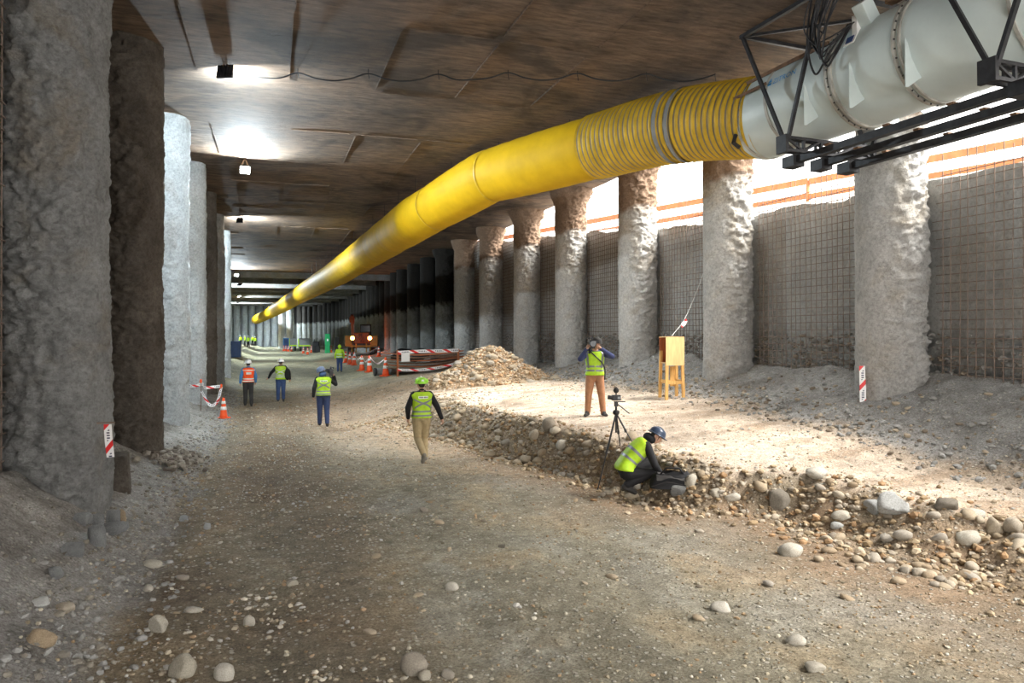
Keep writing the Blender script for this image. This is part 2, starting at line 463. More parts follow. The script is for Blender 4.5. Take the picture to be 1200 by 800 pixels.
fm = column_mesh('column', .56, CEIL, 9, 28, 60, .7, False)
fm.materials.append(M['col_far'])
y = right_y[-1]
FAR_Y = []; ORD = ['second', 'third', 'fourth', 'fifth', 'sixth', 'seventh', 'eighth', 'ninth', 'tenth', 'eleventh', 'twelfth']
while y < 150:
    y += 5.45 if y < 62 else 3.6
    FAR_Y.append(y)
for y in FAR_Y:
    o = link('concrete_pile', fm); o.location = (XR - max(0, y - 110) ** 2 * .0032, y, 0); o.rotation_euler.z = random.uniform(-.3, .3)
    k = FAR_Y.index(y); tag(o, ('%s two-tone pile beyond the bright opening' % ORD[k]) if k < len(ORD) else 'two-tone pile, black above and grey below, deep in the dim right wall', 'column', 'far piles of the right wall')
left_px = [73, 155, 196, 221, 237, 249, 258]
left_y = [y_of(p, XL) for p in left_px]
left_lab = [('grey', 'massive rough grey concrete column nearest to the camera at the left edge'),
 ('brown', 'dark brown concrete column behind the nearest one on the left'),
 ('white', 'pale concrete column on the left with its foot in grey dust, third from the camera'),
 ('white', 'pale lamp-lit concrete column with barrier tape tied round its foot'),
 ('brown', 'dark concrete column just behind the taped pale column on the left'),
 ('grey', 'grey concrete column last but one in the left row'),
 ('white', 'pale weathered concrete column at the end of the left row')]
for k, (y, (mk, lab)) in enumerate(zip(left_y, left_lab)):
    me = column_mesh('column', .56, CEIL, 20 + k, 96 if k < 2 else 56, 300 if k < 2 else 170, 1.15 if k < 2 else .6, False, -1, .034)
    o = link('concrete_column', me, M['col_left_' + mk]); o.location = (XL, y, 0)
    tag(o, lab, 'column', 'columns along the left wall')

# ------------------------------------------------------------------ walls
def wall_mesh(name, X, ys, zs_fn, nz, amp, sign):
    Y = np.asarray(ys)[None, :].repeat(nz, 0)
    t = np.linspace(0, 1, nz)[:, None]
    z0, z1 = zs_fn(Y[0]); Z = z0[None, :] * (1 - t) + z1[None, :] * t
    low = smooth(3.6, 2.4, Z)
    D = amp * (.35 * fbm(Y * .7, Z * .7, 31, 3) + (.5 + 1.8 * low) * .5 * fbm(Y * 2.7, Z * 2.7, 32, 5, .6))
    Pm = np.stack([X + D, Y, Z], -1)
    return grid_mesh(name, Pm if sign > 0 else Pm[:, ::-1])
XW = 12.25
def wall_top(y): return np.interp(y, [-8, 4, 12, 20, 27, 33, 40, 46], [5.4, 5.5, 5.7, 6.0, 6.8, 7.4, 8.0, 8.7]) + .16 * fbm(y * .8, 2.0, 40, 4)
ys = np.concatenate([np.arange(-2, 46.5, .09)])
wr = link('wall_right', wall_mesh('wall_right', XW, ys, lambda y: (np.full_like(y, .2), np.minimum(wall_top(y), 8.7)), 100, .16, -1), M['wall'])
tag(wr, 'grey sprayed-concrete retaining wall behind the right-hand columns', kind='structure')
m, nt, b = newmat('two_tone_pile_wall')
wf_y = np.concatenate([np.arange(46, 110, 1.0), np.arange(110, 160, 1.0)])
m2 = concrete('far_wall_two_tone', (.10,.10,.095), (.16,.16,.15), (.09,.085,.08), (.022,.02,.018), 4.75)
fw = []
for y in wf_y: fw.append([(XW - max(0, y - 110) ** 2 * .0032, y, z) for z in np.linspace(0, 8.7, 12)])
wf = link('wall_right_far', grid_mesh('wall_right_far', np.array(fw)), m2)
tag(wf, 'dim far stretch of the right wall, black above and grey below', kind='structure')
wl = link('wall_left', wall_mesh('wall_left', -3.35, np.arange(-6, y_of(258, XL) + 1.5, .12), lambda y: (np.full_like(y, 0.), np.full_like(y, 8.7)), 90, .16, 1), M['wall'])
tag(wl, 'dark sprayed-concrete wall behind the left-hand columns', kind='structure')
yl = y_of(258, XL) + 1.4
w2 = MB(); w2.box((-8.2, yl + .3, 4.3), (10, .5, 8.7)).box((-13.2, yl + 60, 4.3), (.5, 120, 8.7)).build('wall_left_far', M['col_left_grey'])
tag(bpy.data.objects['wall_left_far'], 'far left wall of the widened chamber', kind='structure')
we = MB().box((-1, 158, 4.3), (27, .6, 8.7)).build('wall_far', M['col_left_grey'])
tag(we, 'far end wall of the tunnel', kind='structure')
for x in np.arange(-12, 3.5, 1.45):
    o = link('concrete_pile', fm.copy()); o.data.materials[0] = M['col_left_white']
    o.location = (x, 157.3, 0)
    tag(o, 'slim pale concrete pile in the end wall of the tunnel', 'column', 'piles of the end wall')
for x in (-1.0, .4):
    o = link('concrete_pile', fm.copy()); o.data.materials[0] = M['white']; o.location = (x + 3.2, 140, 0)
    tag(o, 'white post standing free near the far end, one of a pair', 'column', 'pair of white posts at the far end')
# wall behind the camera stays open; the street and its slope outside the right wall
ra, rb = at_z(1200, 162, 8.5), at_z(600, 275, 8.5)
rd = (rb - ra); rd.normalize()
def rail_x(y): return np.maximum(XW + .5, ra.x + (y - ra.y) * rd.x / rd.y)
sy = np.arange(-14, 47, .35); rows = []
for t in np.linspace(0, 1, 26):
    xr = rail_x(sy); z0 = np.minimum(wall_top(sy), 8.6) - .02
    X = XW + .1 + (xr - XW - .1) * t; Z = z0 + (np.maximum(7.35, z0) - z0) * t ** .8 + .16 * fbm(X * .9, sy * .9, 50, 5) * min(1, t * 5) * (1 if t < 1 else 0)
    rows.append(np.stack([X, sy, Z], -1))
rows.append(np.stack([rail_x(sy) + 70, sy, np.full_like(sy, 7.3)], -1))
sl = link('slope_right', grid_mesh('slope_right', np.array(rows)), M['slope'])
tag(sl, 'pale sprayed slope rising from the wall top to the street', kind='structure')

# guard rail of orange boards on the street edge
gr = empty('guard_rail', (ra.x, ra.y, 7.4), 0, 'orange-brown board guard rail along the top of the slope outside', 'railing')
p0 = ra - rd * 14; L = 46.0
for s in np.arange(0, L, 4.2):
    a = p0 + rd * s; c = p0 + rd * (s + 4.15)
    for zt, h in ((8.42, .24), (7.86, .2)):
        q = MB().beam((a.x - gr.location.x, a.y - gr.location.y, zt - 7.4), (c.x - gr.location.x, c.y - gr.location.y, zt - 7.4 + random.uniform(-.03, .03)), .05, h).build('board', M['board_orange'], gr)
    MB().box((a.x - gr.location.x, a.y - gr.location.y, .5), (.09, .09, 1.1)).build('post', M['board_orange'], gr)

# ------------------------------------------------------------------ rebar mesh on the walls, bar by bar where it can be told apart
def mesh_bay(y0, y1, X, zlo, zhi, lab, joined=False, step=.17):
    root = empty('rebar_mesh', (X, (y0 + y1) / 2, zlo), 0, lab, 'rebar mesh', 'rebar mesh panels on the walls')
    h, w = zhi - zlo, y1 - y0
    if joined:
        q = MB()
        for y in np.arange(-w/2, w/2, step): q.beam((0, y, 0), (0, y, h + random.uniform(0, .3)), .018)
        for z in np.arange(.05, h, step): q.beam((.015, -w/2, z), (.015, w/2, z), .018)
        o = q.build('bar', M['rebar'], root); o['kind'] = 'stuff'
        return root
    vm = [MB().tube([(random.uniform(-.015, .015), random.uniform(-.015, .015), t * h * k) for t in (0, .5, 1)], .0095, 5).mesh('vertical_bar') for k in (1.0, 1.06, 1.09, 1.03)]
    hm = [MB().tube([(.015, -w/2 * k, 0), (.015 + random.uniform(-.02, .02), 0, random.uniform(-.02, .02)), (.015, w/2 * k, 0)], .0095, 5).mesh('horizontal_bar') for k in (1.0, 1.02, .98)]
    for me in vm + hm: me.materials.append(M['rebar'])
    for y in np.arange(-w/2, w/2, step):
        o = link('vertical_bar', random.choice(vm), None, root); o.location = (0, y, 0)
    for z in np.arange(.05, h, step):
        o = link('horizontal_bar', random.choice(hm), None, root); o.location = (0, 0, z)
    return root
RY = [2.2] + right_y
bay_lab = ['rusty rebar mesh on the wall right of the tape-marked column', 'rusty rebar mesh panel left of the tape-marked column',
 'rebar mesh panel behind the plywood box on legs', 'rebar mesh panel behind the standing cameraman', 'rebar mesh panel right of the rubble heap',
 'rebar mesh panel behind the rubble heap', 'rebar mesh panel left of the rubble heap', 'farthest rebar mesh panel before the dark wall']
for k in range(len(RY) - 1):
    y0, y1 = RY[k] + (.7 if k else 0), RY[k+1] - .62
    zt = float(wall_top((y0 + y1) / 2)) + (.35 if k < 4 else .1)
    mesh_bay(y0, y1, XW - .22, 1.55, min(zt, 8.2), bay_lab[k], k >= 5)
mesh_bay(3.0, left_y[0] - .55, -3.12, .4, 8.4, 'rusty rebar mesh on the dark wall at the left edge')
mesh_bay(left_y[0] + .6, left_y[1] - .6, -3.12, .4, 8.4, 'rebar mesh in the gap behind the nearest left column', True)
# ------------------------------------------------------------------ ventilation duct and fan
def catmull(pts, n):
    pts = [np.array(p) for p in pts]; pts = [2*pts[0]-pts[1]] + pts + [2*pts[-1]-pts[-2]]
    out = []
    for i in range(1, len(pts) - 2):
        for t in np.linspace(0, 1, n, endpoint=False):
            a, b, c, d = pts[i-1:i+3]
            out.append(.5 * ((2*b) + (c-a)*t + (2*a-5*b+4*c-d)*t*t + (3*b-a-3*c+d)*t**3))
    out.append(pts[-2]); return np.array(out)
DR = .80
FAN0 = unproj(893, 141, .0178 * F)
FD = Vector((math.sin(math.radians(3.0)), -math.cos(math.radians(3.0)), 0.012)).normalized()   # from the duct towards the camera
dp = [FAN0 + FD * .3, unproj(790, 149, .0199*F), unproj(700, 172, .0222*F)]
bends = [unproj(572, 207, .0262*F), unproj(488, 256, .0315*F), unproj(420, 303, .0465*F), unproj(398, 318, .054*F), unproj(352, 345, .082*F), unproj(330, 359, .108*F), unproj(312, 369, .138*F), unproj(299, 375, .158*F)]
path = catmull([tuple(p) for p in dp], 14)
for q in bends:                                       # straight lengths of duct mitred at the bends
    p0_ = path[-1]; path = np.concatenate([path, [p0_ + (np.array(q) - p0_) * t for t in np.linspace(0, 1, 21)[1:]]])
seg = np.linalg.norm(np.diff(path, axis=0), axis=1); S = np.concatenate([[0], np.cumsum(seg)])
def on_path(s): return Vector([float(np.interp(s, S, path[:, k])) for k in range(3)])
Lc = None
for k in range(len(path)):
    if k == 14 * 2: Lc = S[k]          # the ribbed stretch ends at the third point
duct = empty('ventilation_duct', FAN0, 0, 'long yellow ventilation duct snaking under the roof into the depth of the tunnel', 'duct')
def dloc(p): return Vector(p) - FAN0
def ring_tube(s0, s1, step, rfn, n=40):
    ss = np.arange(s0, s1, step).tolist() + [s1]
    return MB().tube([dloc(on_path(s)) for s in ss], [rfn(s) for s in ss], n, False)
# ribbed stretch: one hose with rings that stand proud
pitch = .155
ring_tube(0, Lc, .0258, lambda s: DR + .018 + .022 * math.cos(2*PI*s/pitch)).build('ribbed_hose', M['yellow_dirty'], duct, True)
for k, s in enumerate(np.arange(pitch/2, Lc, pitch)):
    ring_tube(s - .014, s + .014, .014, lambda q: DR + .012).build('groove_wire', M['grey_strap'], duct, True)
for s in (Lc * .42, Lc * .49):
    ring_tube(s - .06, s + .06, .03, lambda q: DR + .052).build('strap', M['grey_strap'], duct, True)
joints = [Lc]
d = Lc
while d < S[-1] - 3:
    L = (3.6, 4.2, 3.9, 5.5)[len(joints) % 4] if d < 30 else 9.0
    e = min(d + L, S[-1])
    sag = lambda s, d=d, e=e: DR * (1 + .03 * math.sin(PI * (s - d) / (e - d))) * (1 + .006 * math.sin(s * 9)) if s < e - .05 and s > d + .05 else DR * .985
    ring_tube(d, e, .22 if d < 30 else .6, sag, 36 if d < 40 else 20).build('duct_section', M['yellow'], duct, True)
    c = ring_tube(e - .035, e + .035, .035, lambda q: DR * 1.004 + .008, 36).build('seam_collar', M['yellow_dirty'], duct, True)
    joints.append(e); d = e
# hanging wires of the duct
for s in np.arange(Lc + 1, 60, 3.0):
    p = on_path(s); MB().tube([dloc((p.x, p.y, p.z + DR)), dloc((p.x, p.y, max(CEIL, p.z + DR + .05)))], .008, 5).build('hanger_wire', M['steel_black'], duct)
MB().tube([dloc(on_path(.25)) + Vector((-.70, -.1, -.45)), dloc(on_path(.25)) + Vector((-.76, -.1, -.62)), dloc(on_path(.25)) + Vector((-.62, -.1, -.7))], .045, 8).build('buckle', M['black'], duct)

fr = FD.cross(Vector((0, 0, 1))).normalized() * -1      # to the side, away from the road (+X)
if fr.x < 0: fr = -fr
fu = fr.cross(FD).normalized()
if fu.z < 0: fu = -fu
fan = empty('ventilation_fan', FAN0, 0, 'big pale grey cylindrical ventilation fan hung under the roof by black steel frames', 'fan')
FM = Matrix((fr, fu, FD)).transposed()                   # local x side, y up, z along the axis towards the camera
def fl_(x, y, z): return FM @ Vector((x, y, z))
body = MB().lathe([(.72, .0), (.83, .02), (.83, 2.6), (.86, 2.62), (.86, 7.3), (.8, 7.4)], 72, FM).build('casing', M['fan_white'], fan, True)
body.data.polygons.foreach_set('use_smooth', [len(p.vertices) == 4 for p in body.data.polygons])
md = body.modifiers.new('edge', 'EDGE_SPLIT'); md.split_angle = .6
for z, r, w in ((.16, .845, .07), (1.05, .845, .06), (2.6, .905, .05), (2.7, .905, .05), (3.95, .905, .05), (4.05, .895, .04), (5.7, .885, .05), (6.6, .89, .07)):
    fb = MB().lathe([(r - .05, z - w/2), (r, z - w/2), (r, z + w/2), (r - .05, z + w/2)], 72, FM).build('flange', M['fan_band'], fan)
    for q in range(0, 36):
        if w == .05: pass
bm_ = MB().tube([(0, 0, 0), (0, 0, .02)], .014, 6).mesh('bolt'); bm_.materials.append(M['steel_black'])
for z in (2.65, 4.0):
    for q in range(20):
        a = PI * .55 + q * PI / 20
        o = link('bolt', bm_, None, fan); o.location = fl_(.905 * math.cos(a), .905 * math.sin(a), z); o.rotation_euler = (Vector(o.location) - fl_(0, 0, z)).to_track_quat('Z', 'Y').to_euler()
# gusset fins on the road side
for z, sz in ((2.15, .0), (3.15, .0), (4.2, .05), (2.5, .0), (3.5, 0)):
    for sd in (-1, 1):
        if z in (2.5, 3.5) and sd < 0: continue
        m_ = FM @ Matrix(((0, 0, sd), (1, 0, 0), (0, 1, 0)))
        poly = [(-.18, .0), (-.98, -.02), (-.98, .62 + sz), (-.72, .34), (-.45, .14)]
        v = []
        for t in (-.006, .006):
            for (yy, zz) in poly: pass
        fin = MB(); n = len(poly)
        # fin in the plane across the axis: outer edge vertical beside the casing
        pts = [(.60, -.62), (.88, -.80), (.93, -.80), (.93, -.05), (.87, -.15), (.80, -.35)]
        fin.add([fl_(sd * x, y, z + t) for t in (-.008, .008) for x, y in pts], [tuple(range(5, -1, -1)), tuple(range(6, 12))] + [(k, (k+1) % 6, 6 + (k+1) % 6, 6 + k) for k in range(6)])
        fin.build('gusset_fin', M['fan_white'], fan)
# saddle straps, rust runs, terminal box, name
for sx in (-.55, -.35):
    pass
MB().beam(fl_(-.60, .60, .25), fl_(-.60, .60, 2.4), .05, .07).build('hanger_rail', M['rust'], fan)
MB().beam(fl_(-.84, .30, .1), fl_(-.84, .30, 1.1), .012, .06).build('hanger_rail', M['rust'], fan)
tb = MB().box(fl_(-.62, .72, 3.25), (.26, .5, .22), FM.to_3x3() @ Matrix.Rotation(.6, 3, 'Z')).build('terminal_box', M['fan_white'], fan, False, .015)
MB().box(fl_(-.70, .60, 3.1), (.1, .34, .1), FM.to_3x3()).build('terminal_plinth', M['white'], fan)
MB().beam(fl_(-.5, .86, 3.55), fl_(-.5, .86, 3.95), .16, .14).build('lifting_lug', M['rust'], fan)
pl = MB().box(fl_(-.79, .375, 3.05), (.015, .17, .22), FM.to_3x3() @ Matrix.Rotation(-.44, 3, 'Z')).build('rating_plate_frame', M['white'], fan)
MB().box(fl_(-.800, .38, 3.05), (.012, .12, .14), FM.to_3x3() @ Matrix.Rotation(-.44, 3, 'Z')).build('rating_plate', M['blue'], fan)
# lettering bent round the casing
M['logo_blue'] = simple('logo_blue', (.05,.33,.70), .5, 0, .1, 5)
cu = bpy.data.curves.new('lettering', 'FONT'); cu.body = 'ZITRON'; cu.size = .16; cu.resolution_u = 4
to = bpy.data.objects.new('tmp', cu); COL.objects.link(to)
me = bpy.data.meshes.new_from_object(to.evaluated_get(bpy.context.evaluated_depsgraph_get())); bpy.data.objects.remove(to)
bmm = bmesh.new(); bmm.from_mesh(me)
for e in range(2): bmesh.ops.subdivide_edges(bmm, edges=[q for q in bmm.edges if q.calc_length() > .05], cuts=1)
for vtx in bmm.verts:
    x, yv = vtx.co.x, vtx.co.y
    a = PI - .30 - yv / .835      # height on the casing
    vtx.co = fl_(.836 * math.cos(a), .836 * math.sin(a), 1.22 + x)
bmm.to_mesh(me); bmm.free()
link('lettering', me, M['logo_blue'], fan)
q = MB()
q.add([fl_(.836 * math.cos(PI - a), .836 * math.sin(PI - a), z) for a, z in ((.30, 1.08), (.30, 1.18), (.36, 1.18), (.36, 1.08))], [(0,1,2,3)])
q.add([fl_(.836 * math.cos(PI - a), .836 * math.sin(PI - a), z) for a, z in ((.38, 1.08), (.38, 1.18), (.50, 1.13))], [(0,1,2)])
q.build('emblem', M['logo_blue'], fan)

# steel hanger frames: V bars, chords on the roof, cross truss and three carrying beams below
def frame(zc, lab):
    root = empty('hanger_frame', fl_(0, 0, zc) + FAN0, 0, lab, 'steel frame')
    def L(x, y, z): return fl_(x, y, z)
    dz = CEIL - .04 - (FAN0.z + fl_(0, 0, zc).z)
    for sd in (-1, 1):
        MB().beam(L(sd * 1.0, -1.0, 0), L(sd * 1.1, dz, -1.0), .06).build('hanger_bar', M['steel_black'], root)
        MB().beam(L(sd * 1.0, -1.0, .08), L(sd * 1.1, dz, 1.0), .06).build('hanger_bar', M['steel_black'], root)
        MB().beam(L(sd * 1.1, dz, -1.05), L(sd * 1.1, dz, 1.05), .07).build('roof_chord', M['steel_black'], root)
    for s in (-1, 1): MB().beam(L(-1.1, dz, s), L(1.1, dz, s), .07).build('roof_chord', M['steel_black'], root)
    MB().beam(L(-1.1, dz, -1), L(1.1, dz, 1), .05).build('roof_chord', M['steel_black'], root)
    for zz in (-.07, .07):
        for yv in (-.93, -1.16): MB().beam(L(-1.05, yv, zz), L(1.05, yv, zz), .05).build('truss_chord', M['steel_black'], root)
        for i, x in enumerate(np.linspace(-1.05, 1.05, 6)):
            MB().beam(L(x, -1.16, zz), L(x, -.93, zz), .045).build('truss_web', M['steel_black'], root)
            if i < 5: MB().beam(L(x, -1.16 if i % 2 else -.93, zz), L(x + .42, -.93 if i % 2 else -1.16, zz), .035).build('truss_web', M['steel_black'], root)
    MB().box(L(-1.05, -1.05, 0), (.07, .32, .25), FM.to_3x3()).build('end_plate', M['steel_black'], root)
    MB().box(L(1.05, -1.05, 0), (.07, .32, .25), FM.to_3x3()).build('end_plate', M['steel_black'], root)
    return root
frame(1.75, 'black steel V-shaped hanger frame at the yellow duct end of the fan')
frame(5.55, 'black steel V-shaped hanger frame at the right end of the fan near the picture edge')
bl = ['carrying beam under the fan nearest the road side', 'middle carrying beam under the fan', 'carrying beam under the fan farthest from the road']
for x, lab in zip((-.62, 0.05, .72), bl):
    o = empty('carrying_beam', FAN0 + fl_(x, -1.27, 3.65), 0, 'black steel ' + lab, 'steel beam', 'carrying beams under the fan')
    MB().beam(fl_(0, 0, -2.15), fl_(0, 0, 2.15), .14, .12).build('beam_web', M['steel_black'], o)
    for z in (-2.1, 2.1): MB().box(fl_(0, -.02, z), (.26, .2, .3), FM.to_3x3()).build('end_shoe', M['steel_black'], o)
    for z in (-1.2, 0, 1.1): MB().box(fl_(0.0, .075, z), (.2, .03, .1), FM.to_3x3()).build('clip', M['rust'], o)
# chain
o = empty('lifting_chain', FAN0 + fl_(-.5, .95, 3.75), 0, 'short steel chain hanging from the roof onto the fan', 'chain')
for k in range(9): MB().tube([(math.cos(a) * .02 * (k % 2), math.cos(a) * .02 * ((k+1) % 2), k * .05 + math.sin(a) * .035) for a in np.linspace(0, 2*PI, 9)], .008, 5).build('chain_link', M['fan_band'], o)
# loose cables hanging in loops beside the fan
def cable(name, pts, r, mat, lab, cat='cable', group=None, n=10):
    pp = catmull([tuple(p) for p in pts], n); o = MB().tube([tuple(p - pp[0]) for p in pp], r, 7).build(name, mat, None, True)
    o.location = pp[0]; return tag(o, lab, cat, group)
tbp = FAN0 + fl_(-.78, .66, 3.05)
for k in range(11):
    q = k / 10
    a = FAN0 + fl_(-1.15 + .1 * math.sin(k * 2.1), CEIL - FAN0.z - .05, 2.6 + .05 * k)
    c = FAN0 + fl_(-1.06 - .02 * (k % 3), -.05 + .62 * ((k * .37) % 1), 2.55 + .28 * ((k * .61) % 1))
    if k < 7: e = tbp + Vector((random.uniform(-.04, .04), random.uniform(-.1, .1), -.02))
    else: e = FAN0 + fl_(-1.12, CEIL - FAN0.z - .05, 3.0 + .12 * (k - 7))
    b1 = a * .5 + c * .5 + Vector((-.05, .10 + .1 * math.sin(k), -.1)); b2 = e * .55 + c * .45 + Vector((-.12, 0, -.18 + .08 * math.sin(k * 1.7)))
    cable('power_cable', [a, b1, c, b2, e], .013 if k % 3 else .018, M['rubber'], 'black power cable hanging in a loop from the roof beside the fan', 'cable', 'loops of black cable at the fan')
# long festoon cable on the roof
pts = []
fx0 = at_z(266, 82, CEIL - .05); fx1 = at_z(838, 90, CEIL - .1)
N = 28; fest_k = []
for i in range(N + 1):
    t = i / N; p = fx0.lerp(fx1, t); ph = (t * 7.0) % 1
    p.z = CEIL - .05 - .16 * math.sin(PI * ph) - (.05 if .1 < t < .5 else 0); pts.append(p)
cable('festoon_cable', pts, .016, M['rubber'], 'black cable slung across the roof in shallow loops', 'cable', None, 5)
for k in range(8):
    p = fx0.lerp(fx1, k / 7)
    MB().tube([(0, 0, .1), (0, 0, 0), (.02, 0, -.12)], .008, 5).build('cable_tie', M['rubber']).location = (p.x, p.y, CEIL - .09)
    tag(bpy.context.scene.collection.objects[-1], 'small tie holding the slung cable to the roof', 'cable tie', 'ties of the roof cable')

# ------------------------------------------------------------------ floodlights under the roof on the left
def floodlight(p, aim, power, lab, on_visible=True, size=.34):
    root = empty('floodlight', (p.x, p.y, p.z), 0, lab, 'lamp', 'floodlights under the roof')
    d = Vector(aim).normalized(); q = d.to_track_quat('-Z', 'Y').to_matrix()
    MB().box((0, 0, 0), (size, size * .8, .07), q).build('housing', M['black'], root, False, .012)
    MB().box(d * .04, (size * .86, size * .66, .012), q).build('lens', M['lamp_on'], root)
    for k in range(5): MB().box(-d * .05 + q @ Vector(((k - 2) * size * .18, 0, 0)), (.012, size * .7, .05), q).build('cooling_fin', M['black'], root)
    MB().beam(q @ Vector((size * .52, 0, 0)), (0, 0, CEIL - p.z + .02), .025).beam(q @ Vector((-size * .52, 0, 0)), (0, 0, CEIL - p.z + .02), .025).build('bracket', M['rust'], root)
    l = bpy.data.lights.new('flood_beam', 'AREA'); l.shape = 'RECTANGLE'; l.size = size * .85; l.size_y = size * .65; l.energy = power; l.color = (.80, .93, 1.0)
    lo = bpy.data.objects.new('flood_beam', l); COL.objects.link(lo); lo.parent = root; lo.location = d * .06; lo.rotation_euler = d.to_track_quat('-Z', 'Y').to_euler()
    return root
floodlight(at_z(264, 84, CEIL - .17), (.42, .85, -.22), 230, 'floodlight seen from behind, nearest the camera, lighting the roof beyond it', size=.36)
floodlight(at_z(287, 199, CEIL - .35), (.12, -1, -.35), 330, 'glaring floodlight facing the camera below the roof')
floodlight(at_z(281, 258, CEIL - .22), (.5, .9, -.2), 320, 'floodlight seen from behind casting a bright streak on the roof')
floodlight(at_z(277, 322, CEIL - .5), (.3, -.9, -.5), 600, 'far floodlight facing the camera beside the left columns')
floodlight(at_z(276, 352, CEIL - .3), (.6, .4, -.5), 800, 'fifth floodlight down the left side of the tunnel')
for k, (x, y) in enumerate(((-3, 84), (-4, 110), (-5, 132), (1, 148))):
    floodlight(Vector((x, y, CEIL - .45)), (.35, -.1 if k % 2 else .5, -.8), 850, 'tiny far floodlight in the depth of the tunnel', size=.5)
# ------------------------------------------------------------------ stones
def ico(sub):
    bm = bmesh.new(); bmesh.ops.create_icosphere(bm, subdivisions=sub, radius=1.0)
    bm.verts.ensure_lookup_table()
    v = np.array([q.co for q in bm.verts]); f = np.array([[w.index for w in q.verts] for q in bm.faces]); bm.free(); return v, f
ICO0, ICO1, ICO2 = ico(1), ico(2), ico(3)
def stone_shape(base, seed, ang):
    v, f = base; s = seed * 7.1
    d = 1 + .42 * fbm(v[:,0] * .8 + s, v[:,1] * .8, v[:,2] * .8, 2)
    w = v * d[:, None]
    for k in range(ang):                      # broken flat faces
        r = np.random.default_rng(seed * 31 + k); n = r.normal(size=3); n /= np.linalg.norm(n); h = r.uniform(.45, .8)
        t = np.clip(w @ n - h, 0, None); w = w - t[:, None] * n
    return w + .03 * np.stack([vnoise(v[:,0]*4+s, v[:,1]*4, v[:,2]*4)]*3, -1)
def stone_mat(name, stops, attr=False):
    m, nt, b = newmat(name)
    v = coords(nt)
    if attr: base = nd(nt, 'ShaderNodeAttribute', attribute_name='tint').outputs[0]
    else: base = ramp(nt, nd(nt, 'ShaderNodeObjectInfo').outputs['Random'], stops)
    n = noise(nt, 9, 6, .7, v)
    col = mix(nt, 1.0, base, ramp(nt, n, [(.3, (.68,.66,.63)), (.7, (1.22,1.22,1.22))]), 'MULTIPLY')
    nt.links.new(col, b.inputs['Base Color']); b.inputs['Roughness'].default_value = .85; b.inputs['Specular IOR Level'].default_value = .25
    bump(nt, b, noise(nt, 30, 5, .7, v), .4, .01)
    return m
M['stone'] = stone_mat('river_stone', [(0, (.27,.205,.135)), (.3, (.33,.27,.19)), (.6, (.40,.345,.265)), (.85, (.31,.285,.245)), (1, (.21,.18,.14))])
M['stone_pale'] = stone_mat('pale_stone', [(0, (.33,.305,.25)), (1, (.44,.42,.37))])
M['stone_grey'] = stone_mat('grey_rock', [(0, (.30,.31,.31)), (1, (.42,.43,.42))])
M['stone_dark'] = stone_mat('dark_rock', [(0, (.12,.11,.095)), (1, (.17,.15,.12))])
M['stone_stuff'] = stone_mat('gravel', None, True)
M['concrete_lump'] = concrete('grey_concrete_lump', (.30,.31,.31), (.45,.46,.46))

def mk_stone_mesh(seed, ang, base=None):
    b_ = base or ICO1
    return np_mesh('stone', stone_shape(b_, seed, ang), b_[1])
round_m = [mk_stone_mesh(k, 1) for k in range(1, 6)]; ang_m = [mk_stone_mesh(k + 10, 5) for k in range(1, 5)]
for me in round_m + ang_m: me.materials.append(M['stone'])
def put_stone(name, me, p, size, lab, group=None, rz=None, tilt=.3, sink=.35, mat=None, up=None):
    o = link(name, me); o.location = (p.x, p.y, p.z + size[2] * (1 - 2 * sink) * .5)
    o.scale = tuple(s / 2 for s in size)
    o.rotation_euler = (random.uniform(-tilt, tilt), random.uniform(-tilt, tilt), random.uniform(0, 6.28) if rz is None else rz)
    if mat is not None:
        o.data = o.data.copy(); o.data.materials.clear(); o.data.materials.append(mat)
    return tag(o, lab, 'stone', group)
def px_m(p): return (p - Vector((0, 0, CAMZ))).dot(Vector((SY, CY, 0))) / F       # metres per pixel there

